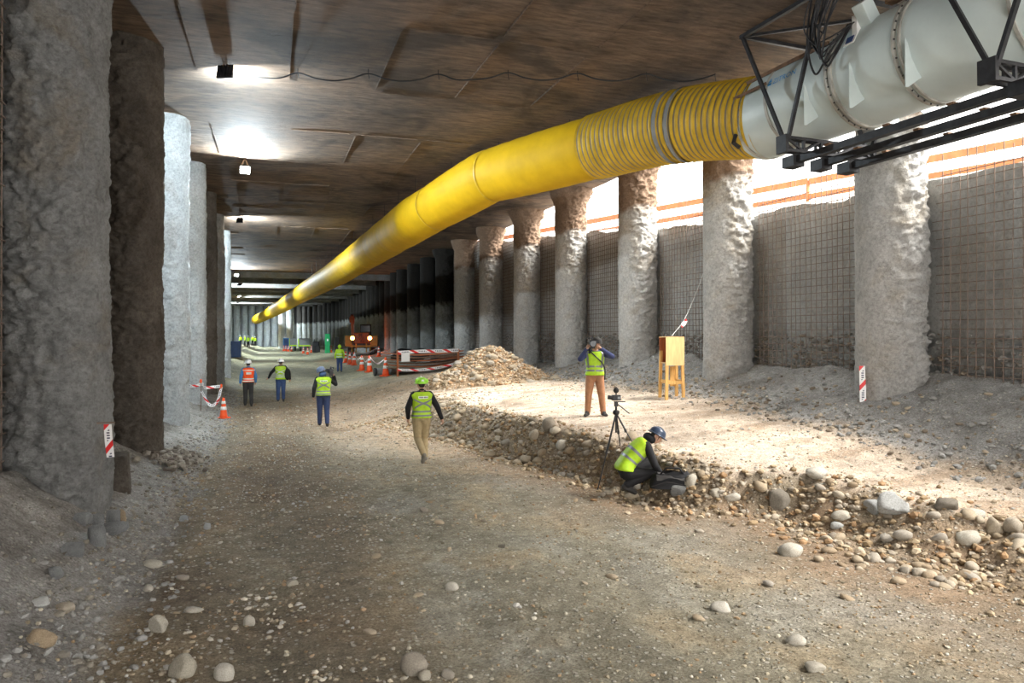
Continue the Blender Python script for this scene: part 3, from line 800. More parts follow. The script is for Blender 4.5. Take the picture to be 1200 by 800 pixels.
# stones that can be singled out: pixel of the foot, width and height in pixels, shape, coat, label
notable = [
 (185,742,26,20,'r','stone_pale','pale potato-shaped stone alone on the dark lane, lower left'),
 (213,794,36,24,'r','stone_pale','large pale stone at the bottom edge, left of its smaller neighbour'),
 (261,799,26,20,'r','stone_pale','pale stone at the bottom edge, right of a larger one'),
 (486,791,32,24,'r','stone','rounded brown-grey boulder by a pale wheel mark at the bottom edge'),
 (499,797,16,10,'r','stone_pale','small stone touching the brown-grey boulder at the bottom edge'),
 (916,598,30,24,'a','stone_dark','big dark wedge-shaped boulder at the foot of the bank'),
 (1056,603,34,32,'a','stone_grey','large speckled grey rock standing on the crest of the bank'),
 (1028,596,26,16,'r','stone_grey','grey rock beside the large speckled rock on the bank'),
 (963,562,26,12,'r','stone_pale','flat white slab of stone lying on the platform edge'),
 (1145,604,30,8,'r','stone_pale','flat pale stone on the bank near the right edge'),
 (1118,598,36,14,'a','stone_dark','slanting dark slab on the crest of the bank at the right'),
 (929,651,28,14,'r','stone_pale','long pale cobble at the foot of the stone drift below the bank'),
 (1140,635,32,15,'r','stone_pale','oval pale cobble on the brown slope at the right'),
 (1172,618,20,18,'r','stone','rounded brown cobble in the bank near the right edge, left one of a pair'),
 (1192,620,20,20,'r','stone','rounded brown cobble in the bank at the right edge'),
 (990,609,20,9,'r','stone_pale','light grey slab of stone below the dark boulder, right of it'),
 (983,617,14,7,'r','stone_grey','small grey cobble in front of the light grey slab'),
 (862,585,20,11,'r','stone_pale','smooth cobble at the bank foot left of the dark boulder'),
 (843,583,17,8,'r','stone_pale','pale cobble next to the black bag end of the bank'),
 (812,575,16,16,'r','stone_pale','white cobble lying beside the black bag'),
 (797,583,18,12,'a','concrete_lump','blocky grey-brown stone leaning on the black bag'),
 (645,506,15,16,'r','stone','big round brown cobble in the top of the bank left of the tripod'),
 (628,516,11,12,'r','stone','round cobble in the bank left of the biggest brown one'),
 (660,525,14,12,'r','stone_pale','pale round cobble low in the bank left of the tripod'),
 (741,515,16,11,'r','stone','brown boulder on the platform edge behind the crouching man'),
 (530,690,14,8,'r','stone_pale','flat pale stone in the middle of the road'),
 (589,641,12,5,'a','stone_dark','small dark chip in the middle of the road'),
 (850,715,26,9,'r','stone_pale','half-buried pale stone in the road at the lower right'),
 (935,755,22,9,'r','stone_pale','pale flat stone in the road near the bottom right'),
 (960,787,26,9,'r','stone_pale','half-buried pale stone near the bottom edge at the right'),
 (95,614,22,14,'a','concrete_lump','leftmost of the grey blocks set in a row before the nearest column'),
 (113,616,22,16,'a','concrete_lump','second grey block from the left in the row before the nearest column'),
 (131,616,16,20,'a','concrete_lump','leaning grey block in the row before the nearest column'),
 (142,615,12,18,'a','stone','tan block at the right end of the row before the nearest column'),
 (126,625,40,10,'a','concrete_lump','long grey slab lying in front of the row of blocks'),
 (110,640,20,24,'a','concrete_lump','squarish grey lump below the row of blocks on the left'),
 (85,652,22,16,'a','concrete_lump','grey lump left of the squarish one on the left dust slope'),
 (62,676,22,10,'a','concrete_lump','flat grey piece further down the left dust slope'),
 (216,611,10,8,'a','concrete_lump','single grey stone at the edge of the left dust slope'),
 (178,666,20,9,'r','stone_pale','flat cream stone on the dark lane above the pale potato-shaped one'),
 (172,693,12,7,'r','stone_pale','small cream stone on the dark lane below the flat cream one'),
 (227,720,20,6,'r','stone_pale','thin pale slab on the dark lane right of the potato-shaped stone'),
 (292,733,12,12,'r','stone_pale','round pale stone in the middle of the dark lane'),
 (342,687,12,7,'r','stone_pale','pale pebble on the right side of the dark lane'),
 (243,620,10,9,'a','stone_grey','grey cobble beside the upper edge of the dark lane'),
 (45,712,24,9,'a','stone_grey','grey stone in the drift of rubble at the left edge'),
 (75,716,24,9,'r','stone','greenish stone in the drift of rubble at the left edge'),
 (48,760,30,22,'a','stone','long earthy clod in the lower left corner'),
]
for px, py, w, h, sh, mk, lab in notable:
    p = pick(px, py); s = px_m(p); W, H = w * s, h * s * 1.35
    if mk == 'concrete_lump':
        v_ = ICO2[0]; v_ = v_ / (np.abs(v_) ** 7).sum(1)[:, None] ** (1/7) * .85
        me = np_mesh('stone', stone_shape((v_, ICO2[1]), px, 2), ICO2[1], None, False)
    else: me = mk_stone_mesh(px, 1 if sh == 'r' else 7, ICO2)
    put_stone('boulder' if w > 24 else 'stone', me, p + Vector((0, .25 * W, 0)), (W, W * .8, H), lab, 'stones told apart by their look', rz=-YAW + random.uniform(-.15, .15), tilt=.12, sink=.27, mat=M[mk])
# cobbles of the bank, 110 of the largest one by one
def bank_point(y, t):
    x = float(np.interp(y, CR_Y, CR_X)) - bank_w(y) * (1 - t); return Vector((x, y, gz(x, y)))
bank_labels = [((5, 8.2), 'rounded cobble in the right end of the gravel bank below the speckled rock'),
 ((8.2, 10.6), 'rounded cobble in the stretch of bank between the black bag and the dark boulder'),
 ((10.6, 14), 'rounded cobble in the stretch of bank behind the tripod'),
 ((14, 21), 'rounded cobble in the far stretch of bank right of the lime-helmeted walker')]
for i in range(150):
    y = 6 + 14 * random.random() ** .85
    p = bank_point(y, random.uniform(-.25, .9)); d = random.choice((.09, .11, .13, .16, .2)) * (1.1 if y > 12 else .9)
    lab = [l for (a, c), l in bank_labels if a <= y < c][0]
    put_stone('cobble', random.choice(round_m), p, (d * random.uniform(1, 1.5), d, d * random.uniform(.6, .9)), lab, 'cobbles in the gravel bank')
for i in range(45):      # drift of cobbles at the foot of the bank on the right
    u = random.random(); p = pick(950 + 210 * u + random.gauss(0, 14), 647 + 34 * u + random.gauss(0, 9)); d = random.uniform(.06, .15)
    put_stone('cobble', random.choice(round_m), p, (d * 1.3, d, d * .7), 'rounded cobble in the drift of stones along the right road edge', 'cobbles in the drift at the right')
for i in range(40):      # loose stones scattered over the road
    y = 5.5 + 14 * random.random() ** 1.4; x = random.uniform(-1.4, float(np.interp(y, CR_Y, CR_X)) - 1.6); d = random.uniform(.05, .12)
    p = Vector((x, y, gz(x, y)))
    put_stone('road_stone', random.choice(round_m), p, (d * 1.4, d, d * .6), 'small loose stone scattered on the open road', 'loose stones on the road', mat=None)

def scatter(name, P, size, tint, base, ang=2, parent=None, lab=None, cat=None):
    """thousands of small stones as one object"""
    v0, f0 = base; n = len(P); shapes = [stone_shape(base, 50 + k, ang) for k in range(5)]
    V = np.empty((n, len(v0), 3)); r = np.random.default_rng(3)
    a = r.uniform(0, 6.28, n); tx = r.uniform(-.5, .5, n)
    sc = np.stack([size * r.uniform(.8, 1.4, n), size * r.uniform(.7, 1.1, n), size * r.uniform(.45, .8, n)], -1) / 2
    which = r.integers(0, 5, n)
    for k in range(5):
        m_ = which == k; S_ = shapes[k][None] * sc[m_][:, None, :]
        y = S_[..., 1] * np.cos(tx[m_])[:, None] - S_[..., 2] * np.sin(tx[m_])[:, None]
        z = S_[..., 1] * np.sin(tx[m_])[:, None] + S_[..., 2] * np.cos(tx[m_])[:, None]
        x = S_[..., 0]; ca, sa = np.cos(a[m_])[:, None], np.sin(a[m_])[:, None]
        V[m_] = np.stack([x * ca - y * sa, x * sa + y * ca, z], -1) + P[m_][:, None, :]
    Fc = (f0[None] + (np.arange(n) * len(v0))[:, None, None]).reshape(-1, 3)
    T = np.repeat(tint, len(v0), 0)
    o = link(name, np_mesh(name, V.reshape(-1, 3), Fc, T, len(v0) > 12), M['stone_stuff'], parent)
    o['kind'] = 'stuff'
    if lab: tag(o, lab, cat, None, 'stuff')
    return o
def stone_tints(n, r, dark=0):
    pal = np.array([(.36,.30,.21), (.44,.39,.30), (.54,.50,.42), (.42,.41,.38), (.28,.24,.18), (.38,.27,.17)])
    return pal[r.integers(0, 6, n)] * r.uniform(.75, 1.15, (n, 1)) * (1 - dark)
r_ = np.random.default_rng(11)
# road gravel
n = 52000
y = 4.2 * np.exp(r_.random(n) ** 1.15 * math.log(34 / 4.2)); x = r_.uniform(-1.9, 11, n)
keep = (fbm(x * .8, y * .5, 60, 3) + r_.uniform(-.6, .6, n)) > -.1; x, y = x[keep], y[keep]
sz = .009 + .045 * r_.random(len(x)) ** 4.2 * (.6 + y / 20)
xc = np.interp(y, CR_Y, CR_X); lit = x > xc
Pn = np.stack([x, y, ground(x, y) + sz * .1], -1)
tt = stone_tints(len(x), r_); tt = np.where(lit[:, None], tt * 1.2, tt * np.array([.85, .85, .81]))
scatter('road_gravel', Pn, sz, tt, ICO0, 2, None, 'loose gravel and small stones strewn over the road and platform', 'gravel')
# clusters of coarser stones in the trodden lane
n = 9000
y = 4.6 * np.exp(r_.random(n) * math.log(26 / 4.6)); x = r_.uniform(-1.3, 3.2, n) + .03 * y
keep = (fbm(x * 1.3, y * .9, 61, 4) + r_.uniform(-.45, .45, n) - .12 * np.abs(x - .4)) > .02; x, y = x[keep], y[keep]
sz = .02 + .055 * r_.random(len(x)) ** 2.6
scatter('lane_stones', np.stack([x, y, ground(x, y) + sz * .1], -1), sz, stone_tints(len(x), r_) * 1.05, ICO0, 3, None, 'coarser pale stones clustered in the dark trodden lane', 'gravel')
# bank rubble
n = 5500
y = 4.5 + 18 * r_.random(n); t = r_.normal(.35, .45, n); x = np.interp(y, CR_Y, CR_X) - bank_w(y) * (1 - t)
sz = .03 + .11 * r_.random(n) ** 2.4
scatter('bank_gravel', np.stack([x, y, ground(x, y) + sz * .12], -1), sz, stone_tints(n, r_) * np.array([.86, .77, .66]), ICO0, 2, None, 'brown and grey rubble covering the bank between road and platform', 'gravel')
# left toe rubble
n = 3600
y = 4.5 + 30 * r_.random(n) ** 1.5; x = -1.35 + r_.normal(0, .28, n) - .5 * r_.random(n) ** 2
sz = .02 + .08 * r_.random(n) ** 3
pal = np.array([(.24,.24,.23), (.30,.30,.29), (.26,.24,.20), (.19,.175,.15)])[r_.integers(0, 4, n)]
scatter('toe_gravel', np.stack([x, y, ground(x, y) + sz * .12], -1), sz, pal, ICO0, 4, None, 'grey broken concrete crumbs along the foot of the left columns', 'gravel')
# right toe rubble
n = 4500
y = 3 + 34 * r_.random(n); x = 10.0 + r_.normal(0, .35, n) + 1.7 * r_.random(n) ** 4
sz = .025 + .13 * r_.random(n) ** 3
pal = np.array([(.26,.26,.25), (.33,.33,.32), (.40,.34,.26), (.22,.18,.14)])[r_.integers(0, 4, n)]
scatter('toe_gravel', np.stack([x, y, ground(x, y) + sz * .12], -1), sz, pal, ICO0, 4, None, 'grey and brown rubble along the foot of the right wall', 'gravel')
# lumps of rebound concrete clinging to the foot of the wall
n = 5000
y = 3 + 34 * r_.random(n); z = 1.5 + 1.2 * r_.random(n) ** 1.5; x = XW - .12 - .1 * r_.random(n)
sz = .05 + .11 * r_.random(n) ** 2
pal = np.array([(.19,.185,.18), (.25,.245,.235), (.30,.29,.275), (.22,.18,.14)])[r_.integers(0, 4, n)]
scatter('rebound_lumps', np.stack([x, y, z], -1), sz, pal, ICO0, 3, None, 'dark lumps of rebound concrete crusted on the lower right wall', 'rubble')

# dark spoil at the foot of the second left column
n = 420
y = left_y[1] - .3 + r_.normal(0, .55, n); x = -1.75 + r_.normal(0, .22, n); sz = .05 + .18 * r_.random(n) ** 2.2
pal = np.array([(.17,.15,.125), (.22,.20,.17), (.13,.11,.09), (.28,.26,.22)])[r_.integers(0, 4, n)]
scatter('spoil_lumps', np.stack([x, y, ground(x, y) + sz * .25 + .10 * np.exp(-((x + 1.8) / .25) ** 2)], -1), sz, pal, ICO0, 4, None, 'dark spoil lumps heaped at the foot of the second left column', 'rubble')
# the heap of dug-out rubble
hc = pick(584, 449); hc = Vector((at_x(584, 449, 7.75).x, at_x(584, 449, 7.75).y + .9, 0)); hb = gz(hc.x, hc.y) - .05
heap = empty('rubble_heap', (hc.x, hc.y, hb), 0, 'heap of brown stones and soil in front of the right-hand columns', 'heap')
HR, HH = 2.15, 1.42
def heap_h(x, y):
    r = np.sqrt((x / 1.12) ** 2 + (y / .8) ** 2) + .35 * fbm(x * .9, y * .9, 70, 3)
    s = np.clip(1 - r / HR, 0, 1); return HH * np.minimum(s * 1.15, .55 + .45 * s) * (s > 0) + .10 * fbm(x * 3, y * 3, 71, 3) * smooth(0, .2, s) + (ground(hc.x + x, hc.y + y) - hb - .06) * smooth(.12, 0, s)
g = np.linspace(-3, 3, 90); hx, hy = np.meshgrid(g, g)
hz = heap_h(hx, hy)
link('heap_soil', grid_mesh('heap_soil', np.stack([hx, hy, hz], -1), tint=np.tile((.34,.245,.155), (90*90, 1)) * (1 + .4 * fbm(hx.ravel()*2, hy.ravel()*2, 72, 3))[:, None]), M['ground'], heap)
n = 6500
x, y = r_.uniform(-2.6, 2.6, n), r_.uniform(-2.2, 2.2, n); z = heap_h(x, y); k = z > -2; x, y, z = x[k], y[k], z[k]; k = np.sqrt((x / 1.12) ** 2 + (y / .8) ** 2) + .35 * fbm(x * .9, y * .9, 70, 3) < HR * .99; x, y, z = x[k], y[k], z[k]
sz = .05 + .13 * r_.random(len(x)) ** 2.2
scatter('heap_stones', np.stack([x, y, z + sz * .15], -1), sz, stone_tints(len(x), r_) * np.array([1.12, .98, .85]), ICO0, 4, heap)
for i in range(45):
    while True:
        x, y = random.uniform(-2.3, 2.3), random.uniform(-1.9, .3); z = float(heap_h(x, y))
        if z > .05: break
    d = random.uniform(.16, .34)
    put_stone('heap_rock', random.choice(ang_m), Vector((hc.x + x, hc.y + y, hb + z)), (d * 1.3, d, d * .8), 'larger brown rock lying on the rubble heap', 'rocks on the rubble heap', sink=.3)
# ------------------------------------------------------------------ people
def capsule(a, b, ra, rb, n=12):
    a, b = np.array(a, float), np.array(b, float); d = b - a; L = np.linalg.norm(d); d = d / max(L, 1e-6)
    u = np.cross(d, (0, 0, 1) if abs(d[2]) < .9 else (1, 0, 0)); u /= np.linalg.norm(u); w = np.cross(d, u)
    rings = [(a - d * ra * math.cos(t), ra * math.sin(t)) for t in np.linspace(.02, PI/2, 5)] + [(b + d * rb * math.sin(t), rb * math.cos(t)) for t in np.linspace(0, PI/2 - .02, 5)]
    v = []; f = []
    for c, r in rings:
        v += [c + r * (u * math.cos(2*PI*k/n) + w * math.sin(2*PI*k/n)) for k in range(n)]
    N = len(rings)
    f = [(i*n + k, i*n + (k+1) % n, (i+1)*n + (k+1) % n, (i+1)*n + k) for i in range(N-1) for k in range(n)]
    f += [tuple(range(n-1, -1, -1)), tuple((N-1)*n + k for k in range(n))]
    return v, f
def loft(secs, n=24):
    v = []
    for c, r, fw, hw, hd in secs:
        for k in range(n):
            a = 2*PI*k/n; ca, sa = math.cos(a), math.sin(a)
            e = .8
            v.append(np.array(c) + np.array(r) * hw * math.copysign(abs(ca)**e, ca) + np.array(fw) * hd * math.copysign(abs(sa)**e, sa))
    N = len(secs)
    f = [(i*n + k, i*n + (k+1) % n, (i+1)*n + (k+1) % n, (i+1)*n + k) for i in range(N-1) for k in range(n)]
    f += [tuple(range(n-1, -1, -1)), tuple((N-1)*n + k for k in range(n))]
    return v, f
for nm, c, rg in (('skin', (.50,.29,.20), .6), ('hair', (.02,.016,.013), .7), ('cloth_black', (.010,.010,.012), .85), ('cloth_navy', (.03,.04,.11), .85), ('jeans', (.035,.065,.16), .85), ('jeans_dark', (.025,.04,.10), .85),
                  ('khaki', (.36,.28,.155), .85), ('brown_trousers', (.34,.165,.085), .85), ('charcoal', (.035,.033,.032), .85), ('sky_blue', (.06,.20,.42), .8), ('lime', (.40,.64,.02), .6), ('lime_helmet', (.33,.72,.06), .35),
                  ('hiviz_orange', (.95,.10,.015), .6), ('reflective', (.20,.21,.22), .4), ('reflective_pale', (.62,.68,.64), .4), ('helmet_white', (.85,.86,.86), .3), ('helmet_blue', (.035,.05,.085), .3), ('helmet_steel', (.13,.17,.26), .3), ('boot', (.03,.027,.025), .7), ('boot_grey', (.17,.155,.13), .8), ('blue_scarf', (.05,.09,.18), .9)):
    M[nm] = simple(nm, c, rg, 0, .16, 14, .25 if 'cloth' in nm or 'jeans' in nm else .08)

STAND = dict(spine=[(0,0,.88), (0,0,.98), (0,.005,1.10), (0,-.01,1.29), (0,-.01,1.42), (0,0,1.51)],
             head=(0,.03,1.63), hipL=(-.095,0,.90), hipR=(.095,0,.90), kneeL=(-.105,.02,.49), kneeR=(.105,.02,.49), ankL=(-.11,-.02,.10), ankR=(.11,-.02,.10),
             toeL=(-.13,.15,.035), toeR=(.13,.15,.035), elbL=(-.27,-.03,1.15), elbR=(.27,-.03,1.15), wriL=(-.27,.08,.91), wriR=(.27,.08,.91),
             handL=(0,.25,-1), handR=(0,.25,-1), palmL=(1,0,0), palmR=(-1,0,0), look=(0,1,0))
HW = [.165, .168, .155, .182, .180, .075]; HD = [.115, .118, .108, .125, .10, .065]
def person(name, lab, loc, face, pose, c, scale=1.0, vox=.0095, helmet=True, vest=None, bands='x', muffs=False, hood=False, patch=None, group='people in the tunnel', eyes=True):
    """face: heading angle of the person's forward direction (0 = +Y, positive to the left)"""
    J = dict(STAND); J.update(pose)
    root = empty('person', loc, face, lab, 'person', group); root.scale = (scale,) * 3
    A = lambda k: np.array(J[k], float)
    sp = [np.array(p, float) for p in J['spine']]
    side = A('hipR') - A('hipL'); side /= np.linalg.norm(side)
    secs = []
    for i, p in enumerate(sp):
        t = sp[min(i+1, 5)] - sp[max(i-1, 0)]; t /= np.linalg.norm(t)
        r = side - t * side.dot(t); r /= np.linalg.norm(r); fw = np.cross(t, r)
        secs.append((p, r, fw, HW[i], HD[i]))
    prims = []; V = []; Fc = []
    def add(vf):
        o = len(V); V.extend(vf[0]); Fc.extend([tuple(i + o for i in q) for q in vf[1]])
    def cap(a, b, ra, rb, tagm, n=12): add(capsule(a, b, ra, rb, n)); prims.append((np.array(a, float), np.array(b, float), ra, rb, tagm))
    add(loft(secs)); 
    for i in range(5): prims.append((sp[i], sp[i+1], .12 if i < 4 else .06, .12 if i < 3 else .06, 'legs' if i == 0 else 'top'))
    cap(sp[1] - side * .05, sp[0] + side * .05, .115, .115, 'legs')
    shR = sp[4] + secs[4][1] * .175; shL = sp[4] - secs[4][1] * .175
    for s, sh in (('L', shL), ('R', shR)):
        cap(sp[4], sh, .085, .072, 'top')
        cap(sh, A('elb' + s), .076, .062, 'top'); cap(A('elb' + s), A('wri' + s), .062, .044, 'top')
        cap(A('hip' + s), A('knee' + s), .112, .082, 'legs'); cap(A('knee' + s), A('ank' + s), .080, .066, 'legs')
        an, to = A('ank' + s), A('toe' + s); d = to - an
        heel = an + np.array([0, 0, -.045]) - d * .22 * np.array([1, 1, 0]); 
        if 'heel' + s in J: heel = A('heel' + s)
        cap(an, heel, .055, .045, 'boot'); cap(heel, to, .045, .042, 'boot'); cap(an, an * .5 + to * .5, .05, .045, 'boot')
        # hand: palm, four fingers of unequal length bent twice, thumb from the side of the palm
        w = A('wri' + s); hd = A('hand' + s); hd /= np.linalg.norm(hd); pn = A('palm' + s); pn = pn - hd * pn.dot(hd); pn /= np.linalg.norm(pn)
        ac = np.cross(hd, pn); sg = 1 if np.dot(ac, (0, 1, 0)) > 0 else -1; ac = ac * sg
        cap(w, w + hd * .085, .030, .030, 'skin'); cap(w + hd * .05 + ac * .022, w + hd * .09 + ac * .022, .02, .018, 'skin'); cap(w + hd * .05 - ac * .022, w + hd * .085 - ac * .022, .02, .018, 'skin')
        curl = J.get('curl', .5)
        for q, fl2 in ((1.5, .068), (.5, .078), (-.5, .073), (-1.5, .058)):
            b0 = w + hd * .088 + ac * .0205 * q
            k1 = b0 + (hd * math.cos(curl) + pn * math.sin(curl)) * fl2 * .55
            k2 = k1 + (hd * math.cos(curl * 2.2) + pn * math.sin(curl * 2.2)) * fl2 * .5
            cap(b0, k1, .0105, .0098, 'skin', 8); cap(k1, k2, .0098, .0088, 'skin', 8)
        t0 = w + hd * .03 + ac * .03; t1 = t0 + (hd * .6 + ac * .7 + pn * .35) * .04; t2 = t1 + (hd * .9 + ac * .2 + pn * .35) * .032
        cap(t0, t1, .013, .011, 'skin', 8); cap(t1, t2, .011, .0095, 'skin', 8)
    # head with face
    hc_ = A('head'); lk = A('look'); lk /= np.linalg.norm(lk); hu = hc_ - sp[5]; hu /= np.linalg.norm(hu); hu = hu - lk * hu.dot(lk); hu /= np.linalg.norm(hu); hr = np.cross(lk, hu)
    cap(sp[5] - (sp[5] - sp[4]) * .3, hc_ - hu * .04, .062, .058, 'skin')
    add(loft([(hc_ + hu * t, hr, lk, max(.004, .078 * k), max(.004, .098 * k)) for t, k in ((-.115, .35), (-.10, .62), (-.06, .86), (0, 1.0), (.05, .97), (.09, .75), (.112, .4), (.12, .1))], 20)); prims.append((hc_ - hu * .03 + lk * .02, hc_ + hu * .04 + lk * .01, .088, .088, 'skin'))
    prims.append((hc_ + hu * .02 - lk * .055, hc_ + hu * .06 - lk * .02, .066, .085, 'hair'))
    cap(hc_ + lk * .092 + hu * .01, hc_ + lk * .108 - hu * .028, .011, .015, 'skin', 8)
    cap(hc_ + lk * .088 - hu * .062 - hr * .018, hc_ + lk * .088 - hu * .062 + hr * .018, .010, .010, 'skin', 8)
    cap(hc_ + lk * .085 + hu * .032 - hr * .035, hc_ + lk * .085 + hu * .032 + hr * .035, .011, .011, 'skin', 8)
    for e in (-1, 1): cap(hc_ + hr * e * .078 + hu * .018, hc_ + hr * e * .08 - hu * .025, .013, .011, 'skin', 8)
    me = bpy.data.meshes.new('body'); me.from_pydata([tuple(p) for p in V], [], Fc)
    tmp = bpy.data.objects.new('tmp', me); COL.objects.link(tmp)
    rm = tmp.modifiers.new('r', 'REMESH'); rm.mode = 'VOXEL'; rm.voxel_size = vox
    smo = tmp.modifiers.new('s', 'SMOOTH'); smo.factor = .5; smo.iterations = 2
    bm2 = bpy.data.meshes.new_from_object(tmp.evaluated_get(bpy.context.evaluated_depsgraph_get()))
    bpy.data.objects.remove(tmp)
    npoly = len(bm2.polygons); cen = np.empty(npoly * 3); bm2.polygons.foreach_get('center', cen); cen = cen.reshape(-1, 3)
    # cloth wrinkles
    nv = len(bm2.vertices); co = np.empty(nv * 3); bm2.vertices.foreach_get('co', co); co = co.reshape(-1, 3)
    best = np.full(npoly, 9.); tags = ['top', 'legs', 'boot', 'skin', 'hair']; ti = np.zeros(npoly, np.int32)
    for a, b2, ra, rb, tg in prims:
        d = b2 - a; t = np.clip((cen - a) @ d / max(d @ d, 1e-9), 0, 1); dist = np.linalg.norm(cen - a - t[:, None] * d, axis=1) - (ra + (rb - ra) * t)
        mm = dist < best; best[mm] = dist[mm]; ti[mm] = tags.index(tg)
    bm2.name = 'body'; bm2.materials.clear()
    for tg in tags: bm2.materials.append(M[c.get(tg, tg)])
    bm2.polygons.foreach_set('material_index', ti); bm2.polygons.foreach_set('use_smooth', [True] * npoly)
    link('body', bm2, None, root)
    HM = Matrix((hr, lk, hu)).transposed()
    if eyes:
        for e in (-1, 1): MB().ball(Vector(hc_ + lk * .088 + hu * .012 + hr * e * .032), (.011, .008, .008), 8).build('eye', M['black'], root, True)
    if helmet:
        hel = MB().lathe([(.128, .03), (.128, .045), (.126, .07), (.118, .105), (.098, .135), (.065, .153), (.02, .160), (.001, .161)], 28, HM @ Matrix.Diagonal((.98, 1.12, 1)), Vector(hc_)).build('helmet', M[c['helmet']], root, True)
        MB().lathe([(.126, .028), (.150, .024), (.152, .032), (.126, .045)], 28, HM @ Matrix.Diagonal((.96, 1.12, 1)), Vector(hc_)).build('helmet_brim', M[c['helmet']], hel, True)
        MB().prism([(-.08, .10), (-.05, .185), (0, .20), (.05, .185), (.08, .10)], .012, HM, Vector(hc_ + hu * .03)).build('helmet_peak', M[c['helmet']], hel)
        MB().tube([HM @ Vector((0, .125 * math.cos(a), .04 + .125 * math.sin(a))) + Vector(hc_) for a in np.linspace(.3, PI - .3, 12)], .012, 6).build('helmet_ridge', M[c.get('ridge', c['helmet'])], hel, True)
        MB().tube([HM @ Vector((.075 * math.cos(a), .02 + .01 * math.cos(a), .02 + .13 * math.sin(a))) + Vector(hc_) for a in np.linspace(PI, 2*PI, 12)], .006, 5).build('chin_strap', M['black'], hel)
        if muffs:
            for e in (-1, 1): MB().ball(HM @ Vector((e * .112, -.04, .08)) + Vector(hc_), (.03, .042, .05), 12).build('ear_muff', M['lime_helmet'], root, True)
            MB().box(HM @ Vector((0, -.128, .07)) + Vector(hc_), (.05, .02, .08), HM).build('helmet_label', M['helmet_white'], root)
    if hood:
        MB().ball(Vector(hc_ - lk * .015 + hu * .01), (.118, .125, .145), 16, HM).build('hood', M[c['top']], root, True)
    if c.get('scarf'):
        MB().ball(Vector(sp[5] * .6 + hc_ * .4 - lk * .03), (.115, .115, .085), 14, HM).build('hood_collar', M[c['scarf']], root, True)
    if vest:
        # a loose waistcoat lofted over the torso, with reflective bands lying on it
        def vsec(v):
            i = min(4, int(v)); t = v - i; a, b2 = secs[i], secs[i+1]
            g_ = lambda k: np.array(a[k]) * (1-t) + np.array(b2[k]) * t
            return g_(0), g_(1), g_(2), a[3] * (1-t) + b2[3] * t, a[4] * (1-t) + b2[4] * t
        def VP(u, v, off):
            p, r, fw, hw, hd = vsec(v); e = .8; ca, sa = math.cos(u), math.sin(u)
            k = off + (.018 * smooth(1.6, .6, v)); sh = smooth(3.2, 4.0, v) * smooth(4.9, 4.4, v) * .03
            return Vector(p + r * (hw + k + sh) * math.copysign(abs(ca)**e, ca) + fw * (hd + k) * math.copysign(abs(sa)**e, sa))
        vs = list(np.linspace(.55, 4.62, 16)); n = 36; q = MB()
        q.add([VP(2*PI*k/n, v, o) for o in (.034, .026) for v in vs for k in range(n)],
              [(i*n+k, i*n+(k+1)%n, (i+1)*n+(k+1)%n, (i+1)*n+k) for i in range(15) for k in range(n)] + [(i*n+k+16*n, (i+1)*n+k+16*n, (i+1)*n+(k+1)%n+16*n, i*n+(k+1)%n+16*n) for i in range(15) for k in range(n)] +
              [(k, 16*n+k, 16*n+(k+1)%n, (k+1)%n) for k in range(n)] + [(15*n+k, 15*n+(k+1)%n, 31*n+(k+1)%n, 31*n+k) for k in range(n)])
        vo_ = q.build('vest', M[vest], root, True)
        rmat = M[c.get('band', 'reflective')]
        def strip(us, v_s, w, mat=rmat, nm='reflective_band'):
            s_ = MB(); N = len(us); pts = []
            for u, v in zip(us, v_s): pts += [VP(u, v - w/2, .040), VP(u, v + w/2, .040)]
            s_.add(pts, [(2*i, 2*i+2, 2*i+3, 2*i+1) for i in range(N-1)]); return s_.build(nm, mat, vo_, True)
        ring = np.linspace(0, 2*PI, 41)
        for v in c.get('rings', (1.0, 1.75)): strip(ring, [v] * 41, .34 if v < 2 else .22)
        if bands == 'x':
            for sg in (-1, 1): strip(1.5*PI + sg * np.linspace(-.95, .95, 17), np.linspace(2.25, 3.35, 17), .24)
            for sg in (-1, 1): strip([PI/2 + sg * .75] * 12, np.linspace(2.0, 4.5, 12), .12)
        if bands == 'front':
            for sg in (-1, 1): 
                s_ = MB(); pts = []
                for v in np.linspace(1.9, 4.5, 14): pts += [VP(PI/2 + sg * .62, v, .040), VP(PI/2 + sg * .95, v, .040)]
                s_.add(pts, [(2*i, 2*i+2, 2*i+3, 2*i+1) for i in range(13)]); s_.build('reflective_band', rmat, vo_, True)
            s_ = MB(); pts = []
            for v in np.linspace(.6, 4.3, 16): pts += [VP(PI/2 - .03, v, .041), VP(PI/2 + .03, v, .041)]
            s_.add(pts, [(2*i, 2*i+2, 2*i+3, 2*i+1) for i in range(15)]); s_.build('zip', M['lime'], vo_)
        if patch:
            strip(1.5*PI + np.linspace(-.36, .36, 9), [patch[0]] * 9, patch[1], M[patch[2]], 'back_patch')
            if patch[2] == 'helmet_white':
                for k, u in enumerate(np.linspace(-.24, .24, 4)):
                    s_ = MB(); s_.add([VP(1.5*PI + u + a, patch[0] + v, .043) for a, v in ((-.07, -.1), (.07, -.1), (.07, .1), (-.07, .1), )], [(0,1,2,3)]); s_.build('patch_print', M['reflective'], vo_)
    return root

def walk(ph=1.0, **k):
    d = dict(kneeL=(-.10, .12*ph, .51), ankL=(-.10, .20*ph, .12), toeL=(-.11, .36*ph if ph > 0 else .05, .06), kneeR=(.10, .03*ph, .50), ankR=(.10, -.22*ph, .14), toeR=(.11, -.06*ph, .035),
             elbL=(-.27, -.09, 1.16), wriL=(-.29, -.03, .92), elbR=(.27, .02, 1.15), wriR=(.28, .14, .93)); d.update(k); return d
def foot(px, py): return pick(px, py)

